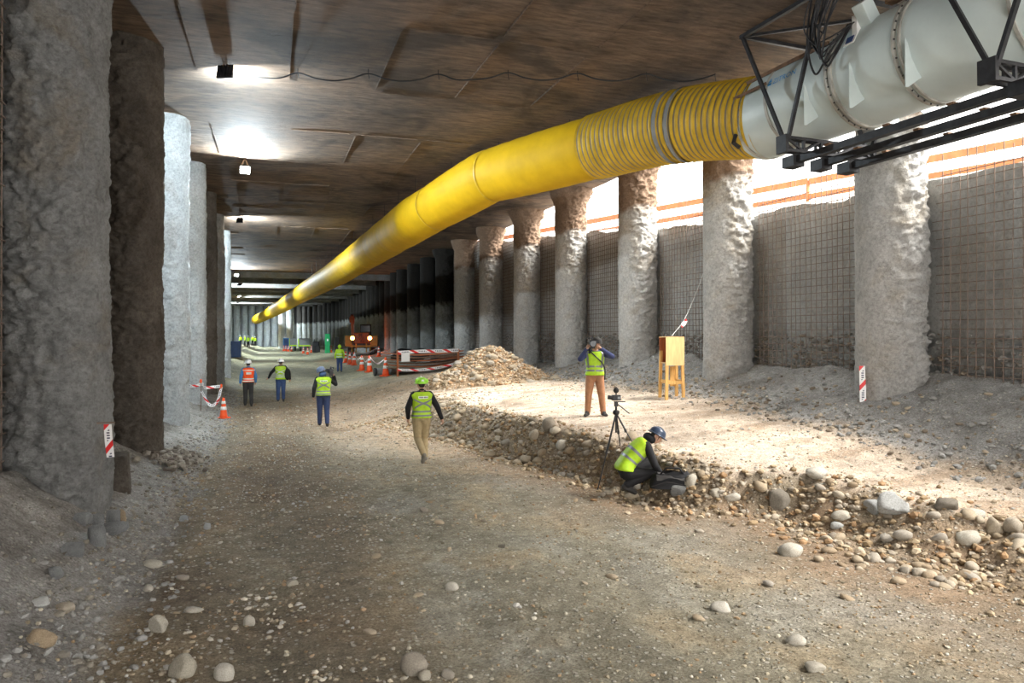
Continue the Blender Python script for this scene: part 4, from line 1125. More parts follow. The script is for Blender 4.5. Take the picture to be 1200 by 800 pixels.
# 1 orange vest
p1 = foot(291, 476)
person('person', 'person in an orange hi-vis vest and white helmet walking away on the left', p1, .12, walk(.5), dict(top='sky_blue', legs='charcoal', boot='boot', helmet='helmet_white', band='reflective_pale', rings=(.95, 1.7, 3.75)), .97, vest='hiviz_orange', bands='', patch=(3.0, .5, 'reflective_pale'))
# 2 green vest with white helmet and black bag
p2 = foot(329, 471)
person('person', 'person in a yellow-green vest, jeans and white helmet carrying a black bag, walking away', p2, -.1, walk(-.35, elbL=(-.38, -.02, 1.2), wriL=(-.48, .08, 1.0), handL=(-.8, .4, -.5), elbR=(.33, -.05, 1.17), wriR=(.36, .02, .95)), dict(top='cloth_black', legs='jeans', boot='boot', helmet='helmet_white', band='reflective_pale', rings=(1.5, 2.1)), .96, vest='lime', bands='x')
# 3 walking cameraman
p3 = foot(379, 500)
person('person', 'cameraman in a blue-grey helmet and yellow-green vest walking away with a camera on his shoulder', p3, .0, walk(.55, elbR=(.36, .08, 1.25), wriR=(.34, .26, 1.46), handR=(-.3, .5, .8), palmR=(-.8, 0, -.6), head=(-.05, .05, 1.63), curl=.8), dict(top='cloth_black', legs='jeans_dark', boot='boot', helmet='helmet_steel', scarf='blue_scarf', rings=(1.0, 1.7)), .985, vest='lime', bands='x', patch=(3.55, .3, 'helmet_white'))
# 4 walker in khaki trousers, one foot lifted behind
p4 = foot(494, 541)
person('person', 'person with lime helmet and ear muffs, yellow-green vest and khaki trousers striding away', p4, .05,
       dict(hipL=(-.095, 0, .90), kneeL=(-.08, .02, .50), ankL=(-.04, -.34, .22), toeL=(-.05, -.30, .05), heelL=(-.04, -.39, .2), kneeR=(.10, .15, .50), ankR=(.10, .10, .10), toeR=(.12, .28, .035),
            elbL=(-.29, .02, 1.15), wriL=(-.25, .16, .93), elbR=(.32, -.08, 1.16), wriR=(.42, -.06, .92), handR=(.3, .1, -1)),
       dict(top='cloth_black', legs='khaki', boot='boot_grey', helmet='lime_helmet', ridge='helmet_white', rings=(1.05, 1.8)), 1.0, vest='lime', bands='x', muffs=True, patch=(3.62, .34, 'helmet_white'))
# 5 standing cameraman facing us
p5 = foot(697, 487)
f5 = math.atan2(-(0 - p5.x), (0 - p5.y)) 
person('person', 'cameraman in brown trousers and yellow-green vest standing on the platform, filming towards us', p5, f5 + .05,
       dict(hipL=(-.095, 0, .90), kneeL=(-.15, .02, .49), kneeR=(.14, .02, .49), ankL=(-.19, -.02, .10), ankR=(.16, -.02, .10), toeL=(-.25, .12, .035), toeR=(.22, .14, .035),
            elbL=(-.38, .14, 1.36), wriL=(-.13, .30, 1.53), handL=(.75, .2, .65), palmL=(.5, .3, -.4), elbR=(.33, .14, 1.30), wriR=(.19, .31, 1.53), handR=(-.25, .6, .8), palmR=(-.9, .2, 0), head=(-.03, .04, 1.635), curl=.85),
       dict(top='cloth_navy', legs='brown_trousers', boot='boot', helmet='charcoal', rings=(1.5, 2.15)), .98, vest='lime', bands='front')
# 6 crouching man
p6 = foot(744, 579)
f6 = -YAW - PI/2 + .12
person('person', 'crouching man in a dark blue helmet, black jacket and yellow-green vest reaching into a bag', p6, f6,
       dict(spine=[(0,-.16,.34), (0,-.17,.44), (0,-.10,.56), (0,.05,.70), (0,.15,.80), (0,.22,.86)], head=(0,.36,.925), look=(.05,.86,-.5),
            hipL=(-.10,-.12,.34), hipR=(.10,-.12,.34), kneeL=(-.16,.30,.47), kneeR=(.17,.22,.36), ankL=(-.13,.12,.10), toeL=(-.15,.31,.035), ankR=(.12,-.16,.17), toeR=(.13,-.04,.04), heelR=(.12,-.21,.13),
            elbL=(-.26,.30,.52), wriL=(-.16,.50,.32), handL=(.2,.6,-.6), elbR=(.25,.26,.50), wriR=(.12,.44,.27), handR=(-.05,.55,-.75), curl=.6),
       dict(top='cloth_black', legs='cloth_black', boot='boot', helmet='helmet_blue', scarf='cloth_black', rings=(2.0, 2.75)), 1.0, vest='lime', bands='front')
# 7 hi-vis jacket with hood
p7 = foot(398, 436)
person('person', 'person in a hooded yellow-green hi-vis jacket and jeans walking away beside the cones', p7, .0, walk(.4), dict(top='lime', legs='jeans', boot='boot', helmet='lime', band='reflective_pale', rings=(1.2, 2.4)), 1.06, vest='lime', bands='', helmet=False, hood=True)
# far group
far_lab = ['tiny far worker in hi-vis near the end wall, leftmost of the group', 'tiny far worker in hi-vis, second from the left of the far group', 'tiny far worker in hi-vis in dark trousers, nearest of the far group', 'tiny far worker in hi-vis, second from the right of the far group', 'tiny far worker in hi-vis, rightmost of the far group']
fp = person('person', far_lab[0], foot(282, 405), .4, walk(.4), dict(top='lime', legs='cloth_black', boot='boot', helmet='helmet_white', rings=(1.2,)), 1.0, .025, vest='lime', bands='', group='far workers', eyes=False)
for k, (px, py) in enumerate(((287, 405), (291, 407), (296, 405), (299, 405))):
    o = copy_tree(fp); o.location = foot(px, py); o.rotation_euler.z = random.uniform(0, 6); o['label'] = far_lab[k + 1]
# ------------------------------------------------------------------ things people hold and use
def on_person(p, face, local, sc=1.0):
    return p + Matrix.Rotation(face, 3, 'Z') @ (Vector(local) * sc)
def shoulder_camera(p, face, local, lab, sc=1.0):
    o = empty('shoulder_camera', on_person(p, face, local, sc), face, lab, 'camera')
    MB().box((0, 0, 0), (.12, .34, .18)).build('camera_body', M['black'], o, False, .015)
    MB().tube([(0, .15, .02), (0, .20, .02), (0, .21, .02), (0, .36, .02), (0, .37, .02), (0, .44, .02)], [.05, .05, .058, .058, .07, .075], 18).build('lens', M['black'], o, True)
    MB().tube([(0, .44, .02), (0, .442, .02)], .062, 18).build('lens_glass', M['glass'], o)
    MB().beam((0, -.12, .16), (0, .14, .16), .03, .03).beam((0, -.11, .08), (0, -.11, .17), .03).beam((0, .12, .08), (0, .12, .17), .03).build('top_handle', M['black'], o)
    MB().box((-.10, .12, .06), (.10, .12, .07)).build('viewfinder', M['black'], o, False, .01)
    MB().tube([(.07, -.02, .13), (.07, .26, .13)], .022, 10).build('microphone', M['charcoal'], o, True)
    MB().box((0, -.22, 0), (.10, .10, .15)).build('battery', M['charcoal'], o, False, .01)
    MB().beam((.05, .06, -.09), (.06, .10, -.2), .03).build('grip', M['black'], o)
    return o
shoulder_camera(p3, 0, (.23, .18, 1.60), 'black shoulder camera carried by the walking cameraman', .985)
shoulder_camera(p5, f5 + .05, (.07, .22, 1.63), 'black video camera held at the eye of the cameraman in brown trousers', .98)
cable('camera_strap', [on_person(p5, f5, (.16, .17, 1.5)), on_person(p5, f5, (.0, .20, 1.35)), on_person(p5, f5, (-.15, .19, 1.2)), on_person(p5, f5, (-.22, .12, 1.05)), on_person(p5, f5, (-.22, .1, .82))], .015, M['black'], 'black strap slung across the chest of the filming cameraman', 'strap')
# black bag of the second walker
bg_ = empty('shoulder_bag', on_person(p2, -.1, (.27, -.12, .98)), -.1, 'black bag hanging at the right side of the white-helmeted walker', 'bag')
MB().ball((0, 0, .12), (.12, .17, .24), 14).build('bag_body', M['cloth_black'], bg_, True)
MB().tube([(0, 0, .33), (-.08, .06, .45), (-.2, .02, .46)], .018, 6).build('bag_strap', M['black'], bg_, True)
MB().box((.0, -.15, .06), (.14, .05, .18)).build('bag_pocket', M['cloth_black'], bg_, False, .02)
# black bag on the ground by the crouching man
bp = pick(787, 576)
bag = empty('camera_bag', bp, -YAW - .1, 'soft black camera bag lying open on the ground before the crouching man', 'bag')
g = np.linspace(0, 1, 26); bu, bv = np.meshgrid(np.linspace(0, 2*PI, 40, endpoint=False), g)
bx_, by_ = .36 * np.sign(np.cos(bu)) * np.abs(np.cos(bu)) ** .55, .19 * np.sign(np.sin(bu)) * np.abs(np.sin(bu)) ** .55
k = 1 - .35 * bv ** 2; hh = .24 * bv + .05 * fbm(bx_ * 5, by_ * 5, 80, 3) * bv
nb = 1 + .12 * fbm(np.cos(bu) * 2, np.sin(bu) * 2, bv * 3, 3)
link('bag_body', grid_mesh('bag_body', np.stack([bx_ * k * nb, by_ * k * nb, hh], -1), wrap=True), M['cloth_black'], bag)
fx_, fy_ = np.meshgrid(np.linspace(-.3, .36, 20), np.linspace(-.2, .22, 16))
link('bag_flap', grid_mesh('bag_flap', np.stack([fx_ + .05, fy_, .21 + .08 * fbm(fx_ * 4, fy_ * 4, 81, 3) - 2.4 * np.clip(np.abs(fy_) - .12, 0, 1) ** 1.2 * .5 - .3 * np.clip(fx_ - .15, 0, 1)], -1)), M['charcoal'], bag)
MB().tube([(-.2, -.1, .2), (-.1, -.16, .33), (.1, -.16, .33), (.2, -.1, .2)], .014, 6).build('bag_strap', M['cloth_black'], bag, True)
MB().tube([(-.34, -.16, .03), (-.1, -.2, .12), (.3, -.18, .05)], .006, 5).build('bag_zip', M['charcoal'], bag)
# tripod with small camera
tp = pick(722, 553); trp = empty('camera_tripod', tp, -YAW, 'black tripod standing beside the crouching man', 'tripod')
H = 1.06
feet = [(-.36, -.28, 0), (.30, -.16, 0), (.14, .42, 0)]
for fx3, fy3, _ in feet:
    z0_ = gz(tp.x + fx3, tp.y + fy3) - tp.z
    lg = MB().tube([(.0, 0, H), (fx3 * .5, fy3 * .5, H * .5 + z0_ / 2)], .017, 8).build('leg', M['black'], trp)
    MB().tube([(fx3 * .5, fy3 * .5, H * .5 + z0_ / 2), (fx3, fy3, z0_ + .02)], .011, 8).build('leg_extension', M['black'], lg)
    MB().tube([(fx3 * .49, fy3 * .49, H * .51 + z0_ / 2), (fx3 * .54, fy3 * .54, H * .46 + z0_ / 2)], .023, 8).build('leg_clamp', M['charcoal'], lg)
    MB().ball((fx3, fy3, z0_ + .015), (.02, .02, .02), 8).build('foot', M['rubber'], lg)
MB().tube([(0, 0, H - .35), (0, 0, H + .05), (0, 0, H + .12)], [.016, .02, .02], 10).build('centre_column', M['black'], trp)
MB().lathe([(.05, H - .03), (.06, H), (.06, H + .03), (.04, H + .05)], 14).build('spider', M['black'], trp)
MB().box((0, 0, H + .16), (.07, .07, .09)).build('tripod_head', M['black'], trp, False, .01)
MB().tube([(.02, 0, H + .16), (.22, -.10, H - .0)], .010, 8).build('pan_handle', M['black'], trp)
MB().box((.06, 0, H + .20), (.2, .05, .015)).build('quick_plate', M['black'], trp)
tcam = empty('small_camera', tp + Vector((0, 0, H + .21)), -YAW + .2, 'small black camera with a foam microphone mounted on the tripod', 'camera')
MB().box((0, 0, .06), (.16, .08, .10)).build('camera_body', M['black'], tcam, False, .012)
MB().tube([(-.06, 0, .06), (-.15, .02, .07)], .038, 14).build('lens', M['black'], tcam)
MB().ball((0, 0, .19), (.05, .055, .05), 12).build('foam_microphone', M['charcoal'], tcam, True)
MB().beam((0, 0, .1), (0, 0, .16), .02).build('hot_shoe', M['black'], tcam)
MB().box((.04, -.045, .06), (.05, .01, .04)).build('screen', M['reflective'], tcam)

# ------------------------------------------------------------------ plywood box on legs with extinguisher
bx0 = pick(787, 466)
stand = empty('plywood_box_stand', bx0, -.14, 'plywood box on four timber legs, open to the left, before the right wall', 'box stand')
bw, bd, bh, lz = .46, .44, .64, .88
for sx in (-1, 1):
    for sy_ in (-1, 1):
        q = Vector((sx * (bw/2 - .03), sy_ * (bd/2 - .03)))
        MB().beam((q.x * 1.12, q.y * 1.12, -.05), (q.x, q.y, lz + (.0 if sy_ < 0 else .3)), .07, .06).build('leg', M['timber'], stand)
for sx in (-1, 1): MB().beam((sx * (bw/2 - .03), -bd/2, .42), (sx * (bw/2 - .03), bd/2, .42), .03, .08).build('stretcher', M['timber'], stand)
for sy_ in (-1, 1): MB().beam((-bw/2, sy_ * (bd/2 - .03), .40), (bw/2, sy_ * (bd/2 - .03), .40), .03, .08).build('stretcher', M['timber'], stand)
MB().box((0, 0, lz), (bw, bd, .02)).build('box_bottom', M['plywood'], stand)
MB().box((0, 0, lz + bh), (bw + .02, bd + .02, .02)).build('box_top', M['plywood'], stand)
MB().box((.0, -bd/2, lz + bh/2 - .03), (bw + .02, .02, bh + .06)).build('front_panel', M['plywood'], stand)
MB().box((0, bd/2, lz + bh/2), (bw, .02, bh)).build('back_panel', M['timber_red'], stand)
MB().box((bw/2, 0, lz + bh/2), (.02, bd, bh)).build('side_panel', M['plywood'], stand)
MB().box((.12, bd/2 - .02, lz - .35), (.16, .02, .5)).build('brace_board', M['timber'], stand)
ext = empty('fire_extinguisher', stand.matrix_world @ Vector((0, 0, 0)) if False else bx0 + Matrix.Rotation(-.14, 3, 'Z') @ Vector((-.10, -.05, lz + .012)), 0, 'small extinguisher with yellow label standing inside the plywood box', 'extinguisher')
MB().lathe([(.055, 0), (.06, .02), (.06, .36), (.03, .42), (.02, .45)], 16).build('cylinder', M['red'], ext, True)
MB().lathe([(.0615, .10), (.0615, .28)], 16).build('label_sleeve', M['machine_yellow'], ext, True)
MB().beam((-.02, 0, .46), (.09, 0, .48), .02).build('valve_lever', M['black'], ext)
cd0, cd1 = at_x(791, 396, bx0.x + .1), at_x(833, 296, XW - .35)
cable('hanging_cord', [bx0 + Vector((0, 0, lz + bh + .02)), cd0.lerp(cd1, .25) + Vector((0, 0, -.1)), cd0.lerp(cd1, .6) + Vector((0, 0, -.12)), cd1], .0045, M['white'], 'thin cord running from the plywood box up to the right wall', 'cord')

# ------------------------------------------------------------------ barrier tape
m, nt, b = newmat('red_white_tape')
tc = nd(nt, 'ShaderNodeUVMap'); sp_ = nd(nt, 'ShaderNodeSeparateXYZ'); nt.links.new(tc.outputs[0], sp_.inputs[0])
md1 = nd(nt, 'ShaderNodeMath', operation='MULTIPLY_ADD', i_1=.35); nt.links.new(sp_.outputs[1], md1.inputs[0]); nt.links.new(sp_.outputs[0], md1.inputs[2])
fr_ = nd(nt, 'ShaderNodeMath', operation='FRACT'); nt.links.new(md1.outputs[0], fr_.inputs[0])
base = ramp(nt, fr_.outputs[0], [(0, (.72,.03,.03)), (.26, (.82,.82,.82))], 'CONSTANT')
# dark lettering-like strokes in the middle of the white fields
ch = nd(nt, 'ShaderNodeMath', operation='MULTIPLY', i_1=9.0); nt.links.new(sp_.outputs[0], ch.inputs[0])
cf = nd(nt, 'ShaderNodeMath', operation='FRACT'); nt.links.new(ch.outputs[0], cf.inputs[0])
s1 = ramp(nt, cf.outputs[0], [(0, (1,1,1)), (.55, (0,0,0))], 'CONSTANT')
s2 = ramp(nt, sp_.outputs[1], [(0, (0,0,0)), (.3, (1,1,1)), (.7, (0,0,0))], 'CONSTANT')
s3 = ramp(nt, fr_.outputs[0], [(0, (0,0,0)), (.42, (1,1,1)), (.85, (0,0,0))], 'CONSTANT')
msk = mix(nt, 1.0, mix(nt, 1.0, s1, s2, 'MULTIPLY'), s3, 'MULTIPLY')
nt.links.new(mix(nt, msk, base, (.05,.05,.10)), b.inputs['Base Color']); b.inputs['Roughness'].default_value = .4
M['tape'] = m
def tape(name, pts, w, lab, parent=None, group=None, rep=.45, twist=0, n=8):
    pp = catmull([tuple(p) for p in pts], n) if len(pts) > 2 else np.array([np.array(pts[0]) * (1-t) + np.array(pts[1]) * t for t in np.linspace(0, 1, n)])
    s = np.concatenate([[0], np.cumsum(np.linalg.norm(np.diff(pp, axis=0), axis=1))])
    v = []; uv = []
    for i, p in enumerate(pp):
        t = pp[min(i+1, len(pp)-1)] - pp[max(i-1, 0)]; t = t / np.linalg.norm(t)
        up = np.array([0, 0, 1.]) if abs(t[2]) < .8 else np.array([CY, -SY, 0])
        a = twist * math.sin(i * .5); sd = np.cross(t, up); sd /= max(np.linalg.norm(sd), 1e-6); up = np.cross(sd, t)
        d = up * math.cos(a) + sd * math.sin(a)
        v += [p - d * w/2, p + d * w/2]; uv += [(s[i] / rep, 0), (s[i] / rep, 1)]
    f = [(2*i, 2*i+2, 2*i+3, 2*i+1) for i in range(len(pp)-1)]
    o0 = Vector(v[0]); me = bpy.data.meshes.new(name); me.from_pydata([tuple(Vector(q) - o0) for q in v] if parent is None else [tuple(q) for q in v], [], f)
    ul = me.uv_layers.new(name='UVMap')
    for l in me.loops: ul.data[l.index].uv = uv[l.vertex_index]
    o = link(name, me, M['tape'], parent)
    if parent is None: o.location = o0; tag(o, lab, 'barrier tape', group)
    sl_ = o.modifiers.new('thickness', 'SOLIDIFY'); sl_.thickness = .003
    return o
a = unproj(1014, 433, (pick(1014, 474) - Vector((0,0,CAMZ))).dot(Vector((SY, CY, 0))) - .05)
colA = Vector((XR, right_y[0], 0)); dA = (Vector((0, 0, 0)) - colA).normalized(); perp = Vector((dA.y, -dA.x, 0))
def on_col(c0, r, ang, z): d_ = Matrix.Rotation(ang, 3, 'Z') @ ((Vector((0, 0, 0)) - Vector((c0.x, c0.y, 0))).normalized()); return Vector((c0.x, c0.y, z)) + d_ * r
tape('tape_strip', [on_col(colA, .63, -.75, 2.08), on_col(colA, .64, -.72, 1.7), on_col(colA, .66, -.68, 1.25)], 0.125, 'red and white tape strip hanging on the rightmost column', None, None, .38)
colL = Vector((XL, left_y[0], 0))
tl0 = at_x(126, 497, -1.93)
tape('tape_strip', [tl0, tl0 + Vector((.01, .01, -.2)), tl0 + Vector((.03, .02, -.42))], .10, 'red and white tape strip hanging beside the nearest left column', None, None, .3)
MB().beam((-.12, 0, .02), (.08, 0, .02), .02).build('nail_rod', M['rebar']).location = tl0
tag(bpy.data.objects['nail_rod'], 'short steel rod holding the tape strip at the left column', 'rod')
fp0 = cd0.lerp(cd1, .16) + Vector((0, 0, -.08))
tape('tape_flag', [fp0, fp0 + Vector((.12, .05, .06)), fp0 + Vector((.22, .1, .16))], .1, 'scrap of red and white tape tied to the cord above the plywood box', None, None, .3)
# concrete stump between the first two left columns
st = at_x(140, 548, -2.1); sm_ = MB().prism([(-.22, -.25), (.2, -.27), (.24, .2), (-.2, .25)], 1.1).build('concrete_stump', M['col_left_brown'], None, False, .05)
sm_.location = (-2.25, left_y[0] + 1.5, .30); sm_.rotation_euler = (.04, -.06, .2); tag(sm_, 'squat dark concrete stump between the two nearest left columns', 'concrete block')
# tape tied round the fourth left column and to a stake
c4 = Vector((XL, left_y[3], 0)); sk = pick(258, 489) + Vector((.0, .6, 0)); zt = 1.0
tape('barrier_tape', [on_col(c4, .62, -1.2, zt + .15), on_col(c4, .62, -.4, zt + .05), on_col(c4, .64, .2, zt - .05), on_col(c4, .68, .7, zt), Vector((sk.x - .5, sk.y, zt - .05)), Vector((sk.x, sk.y, sk.z + .95))], .09, 'red and white tape stretched from the fourth left column to a stake', None, None, .5, .3)
tape('barrier_tape', [Vector((sk.x, sk.y, sk.z + .93)), Vector((sk.x - .12, sk.y - .02, sk.z + .45)), Vector((sk.x - .35, sk.y - .02, sk.z + .35)), Vector((sk.x - .6, sk.y, sk.z + .8))], .09, 'loose loop of tape dangling from the stake by the left cone', None, None, .5, .3)
for d_, lab in (((0, 0), 'orange-capped stake holding the tape near the left cone'), ((-.62, .05), 'second orange-capped stake nearer the left columns')):
    z_ = gz(sk.x + d_[0], sk.y + d_[1]); o = empty('stake', (sk.x + d_[0], sk.y + d_[1], z_), 0, lab, 'stake')
    MB().tube([(0, 0, -.1), (0, 0, .95)], .014, 6).build('rod', M['rebar'], o); MB().lathe([(.03, .9), (.035, .93), (.03, 1.0), (.01, 1.02)], 10).build('cap', M['orange'], o)

# ------------------------------------------------------------------ cones
def cone_proto():
    root = empty('traffic_cone', (0, 0, 0))
    MB().prism([(-.19, -.15), (-.15, -.19), (.15, -.19), (.19, -.15), (.19, .15), (.15, .19), (-.15, .19), (-.19, .15)], .04, None, (0, 0, .02)).build('base', M['orange'], root)
    MB().lathe([(.145, .04), (.125, .12), (.045, .70), (.035, .74), (.02, .745)], 20).build('cone', M['orange'], root, True)
    rr = lambda z: .145 + (.045 - .145) * (z - .04) / .66 + .004
    for z0, z1 in ((.30, .42), (.52, .62)): MB().lathe([(rr(z0), z0), (rr(z1), z1)], 20).build('white_band', M['white'], root, True)
    return root
cp = cone_proto()
cones = [(262, 490, .88, 'orange cone with white bands by the left columns near the dangling tape'), (452, 441, 1.35, 'tall orange cone in front of the taped rebar stack'),
 (433, 436, 1.35, 'orange cone in the row, second from the rebar stack'), (424, 434, 1.35, 'orange cone in the row, third from the rebar stack'), (415, 428, 1.35, 'orange cone in the row, fourth from the rebar stack'),
 (410, 427, 1.3, 'orange cone in the row, fifth from the rebar stack'), (405, 425, 1.3, 'last orange cone in the row, right behind the hooded person'), (444, 418, 1.3, 'orange cone standing alone right of the machine'),
 (332.5, 411, 1.2, 'far cone, leftmost before the blue equipment'), (335, 411, 1.2, 'far cone, second from the left before the blue equipment'), (337.7, 411.5, 1.2, 'far cone, third from the left before the blue equipment'), (341.5, 411.5, 1.1, 'far cone, fourth from the left before the blue equipment'),
 (355.5, 414, 1.2, 'far cone at the left front of the lime-edged tank'), (360.5, 415, 1.2, 'far cone nearest to us before the lime-edged tank'), (365, 413, 1.3, 'far cone at the right end of the lime-edged tank'), (388, 413, 1.1, 'far red cone beside the green panel')]
cone_at = []
for k, (px, py, s, lab) in enumerate(cones):
    o = cp if k == 0 else copy_tree(cp); p = pick(px, py); o.location = p; o.scale = (s,) * 3; o.rotation_euler.z = random.uniform(0, 1); tag(o, lab, 'cone', 'orange traffic cones'); cone_at.append(p)
def ctop(k): return cone_at[k] + Vector((0, 0, .74 * cones[k][2] * .95))
chain_pairs = [(1, 2, 'tape sagging from the tall cone to the next cone in the row'), (2, 3, 'tape between the second and third cone of the row'), (3, 4, 'tape between the third and fourth cone of the row'), (4, 5, 'tape between the fourth and fifth cone of the row'), (5, 7, 'pale tape sagging in front of the machine')]
for i, j, lab in chain_pairs:
    a, c = ctop(i), ctop(j); tape('barrier_tape', [a, a.lerp(c, .5) - Vector((0, 0, .35)), c], .08, lab, None, 'tapes between the cones', .5, .4)

# ------------------------------------------------------------------ taped stack of rusty rebar sheets
f0, f1 = pick(466, 441), pick(537, 434)
f1 = f0 + (f1 - f0) * 1.0
fen = empty('tape_fence', f0, 0, 'two orange posts joined by red and white tapes with a white notice', 'fence')
d01 = (f1 - f0); d01.z = gz(f1.x, f1.y) - f0.z
MB().beam((0, 0, -.1), (0, 0, 1.35), .1).build('post', M['board_orange'], fen); MB().beam(tuple(d01 - Vector((0, 0, .1))), tuple(d01 + Vector((0, 0, 1.15))), .1).build('post', M['board_orange'], fen)
tape('tape', [Vector((0, -.06, 1.22)), d01 * .33 + Vector((0, -.06, 1.2)), d01 * .66 + Vector((0, -.06, 1.13)), d01 + Vector((0, -.06, 1.08))], .17, '', fen, None, .9)
tape('tape', [Vector((0, -.06, .35)), d01 * .33 + Vector((0, -.06, .24)), d01 * .66 + Vector((0, -.06, .26)), d01 + Vector((0, -.06, .42))], .13, '', fen, None, .9)
u01 = Vector((d01.x, d01.y, 0)).normalized()
MB().beam(tuple(u01 * .18 + Vector((0, -.09, .98))), tuple(u01 * .62 + Vector((0, -.09, .98))), .01, .45).build('notice', M['white'], fen)
stk = empty('rebar_sheet_stack', f0 + d01 * .5 + Vector((.1, 1.1, .0)), math.atan2(d01.y, d01.x), 'stack of curved rusty rebar sheets behind the taped fence', 'rebar stack')
Ls = Vector((d01.x, d01.y)).length + .9
for k in range(6):
    q = MB(); zz = .12 + .15 * k; sh = .12 * k
    fz = lambda t, zz=zz: zz + .16 * (2 * t - 1) ** 2 + .10 * t
    for j in range(9): q.tube([((t - .5) * Ls, -.7 + j * .17 + sh, fz(t)) for t in np.linspace(0, 1, 7)], .016, 4)
    for t in np.linspace(0, 1, 34): q.beam(((t - .5) * Ls, -.75 + sh, fz(t) + .02), ((t - .5) * Ls, .75 + sh, fz(t) + .02), .025)
    q.build('rebar_sheet', M['board_orange'] if k % 2 else M['rust'], stk)
pi_ = empty('grey_pipe', pick(452, 441) + Vector((.6, .8, .2)), math.atan2(d01.y, d01.x), 'thick grey pipe lying beside the tall cone', 'pipe')
MB().lathe([(.18, -1.1), (.2, -1.1), (.2, 1.1), (.18, 1.1)], 20, Matrix.Rotation(PI/2, 3, 'Y')).build('pipe_shell', M['col_left_grey'], pi_, True)
MB().lathe([(.21, -1.12), (.225, -1.12), (.225, -1.0), (.21, -1.0)], 20, Matrix.Rotation(PI/2, 3, 'Y')).build('pipe_collar', M['steel_black'], pi_, True)
# black sheeting heaped along the wall
for k, (px, py, w, h, lab) in enumerate(((471, 419, 26, 12, 'black plastic sheeting heaped at the wall, left lump'), (492, 419, 28, 13, 'black plastic sheeting heaped at the wall, largest lump in the middle'), (512, 418, 18, 9, 'black plastic sheeting heaped at the wall, right lump'), (524, 417, 12, 8, 'small black bundle right of the heaped sheeting'))):
    p = at_x(px, py, 10.3); p.z = gz(10.3, p.y); s = px_m(p)
    v_ = ICO2[0]; vv = v_ * (1 + .45 * fbm(v_[:,0]*1.6 + k*5, v_[:,1]*1.6, v_[:,2]*1.6, 4))[:, None] * np.array([w * s / 2, .7, h * s * .75])
    o = link('black_sheeting', np_mesh('black_sheeting', vv, ICO2[1]), M['black']); o.location = (p.x, p.y, p.z + h * s * .2); tag(o, lab, 'plastic sheeting')

# ------------------------------------------------------------------ machine with two amber lamps
mp = at_x(424, 414, 9.0); mp.z = gz(9.0, mp.y) 
ms = px_m(mp)
mc = empty('drilling_machine', mp, -.15, 'orange tracked machine with two glowing amber lamps by the right wall', 'machine')
W_ = 36 * ms
for sx in (-1, 1):
    poly = [(-1.9, .25), (-1.6, .0), (1.6, 0), (1.9, .25), (1.9, .55), (1.6, .8), (-1.6, .8), (-1.9, .55)]
    tr = MB().prism(poly, .5, Matrix(((0, 0, 1), (1, 0, 0), (0, 1, 0))), (sx * W_ * .34, 0, 0)).build('track', M['black'], mc)
    for yv in (-1.4, -.7, 0, .7, 1.4): MB().lathe([(.28, -.27), (.28, .27)], 14, Matrix.Rotation(PI/2, 3, 'Y'), (sx * W_ * .34, yv, .4)).build('track_wheel', M['machine_yellow'], tr)
    MB().box((sx * W_ * .40, -1.1, 1.45), (.7, .9, 1.1)).build('tank', M['machine_yellow'], mc, False, .06)
    lp = MB().lathe([(.16, 0), (.2, .05), (.2, .1)], 16, Matrix.Rotation(PI/2, 3, 'X'), (sx * W_ * .27, -1.95, 1.75)).build('lamp_housing', M['black'], mc)
    MB().ball((sx * W_ * .27, -2.07, 1.75), (.19, .06, .19), 12).build('lamp_lens', M['lamp_amber'], lp, True)
    MB().beam((sx * W_ * .27, -1.8, 1.1), (sx * W_ * .27, -1.85, 1.65), .08).build('lamp_bracket', M['steel_black'], mc)
    l = bpy.data.lights.new('amber_light', 'POINT'); l.energy = 3; l.color = (1, .25, .05); l.shadow_soft_size = .15
    lo = bpy.data.objects.new('amber_light', l); COL.objects.link(lo); lo.parent = mc; lo.location = (sx * W_ * .27, -2.3, 1.75)
    for dx in (-.2, .2): MB().beam((sx * .7 + dx, -1.9, .35), (sx * .7 + dx, -1.7, 1.2), .12).build('rear_strut', M['machine_yellow'], mc)
MB().box((0, .1, 1.0), (W_ * .62, 3.2, .45)).build('chassis', M['steel_black'], mc, False, .05)
MB().box((0, -.5, 1.75), (W_ * .5, 1.9, 1.1)).build('engine_hood', M['machine'], mc, False, .08)
cb = MB().box((W_ * .12, .3, 2.6), (1.1, 1.4, 1.1)).build('cab', M['steel_black'], mc, False, .06)
MB().box((W_ * .12, -.42, 2.7), (.85, .03, .6)).build('cab_window', M['glass'], cb)
bmn = MB().beam((-W_ * .27, -.6, 1.6), (-W_ * .30, -.7, 3.95), .32, .3).build('boom', M['machine'], mc)
MB().beam((-W_ * .30, -.7, 3.95), (-W_ * .30, .9, 4.1), .3, .26).build('jib', M['machine'], mc); MB().box((-W_ * .30, -.9, 3.6), (.5, .08, .6)).build('boom_plate', M['machine'], mc)
MB().tube([(-W_ * .2, -.7, 1.7), (-W_ * .24, -.8, 3.1)], .06, 8).build('hydraulic_ram', M['reflective'], mc)
for k in range(4): MB().tube([(.1 * k - .2, -1.4, 2.2), (.15 * k - .3, -1.75, 1.9), (.1 * k, -1.85, 1.3)], .03, 6).build('hose', M['rubber'], mc, True)
MB().box((0, -2.0, .95), (W_ * .75, .12, .16)).build('bumper', M['machine_yellow'], mc)

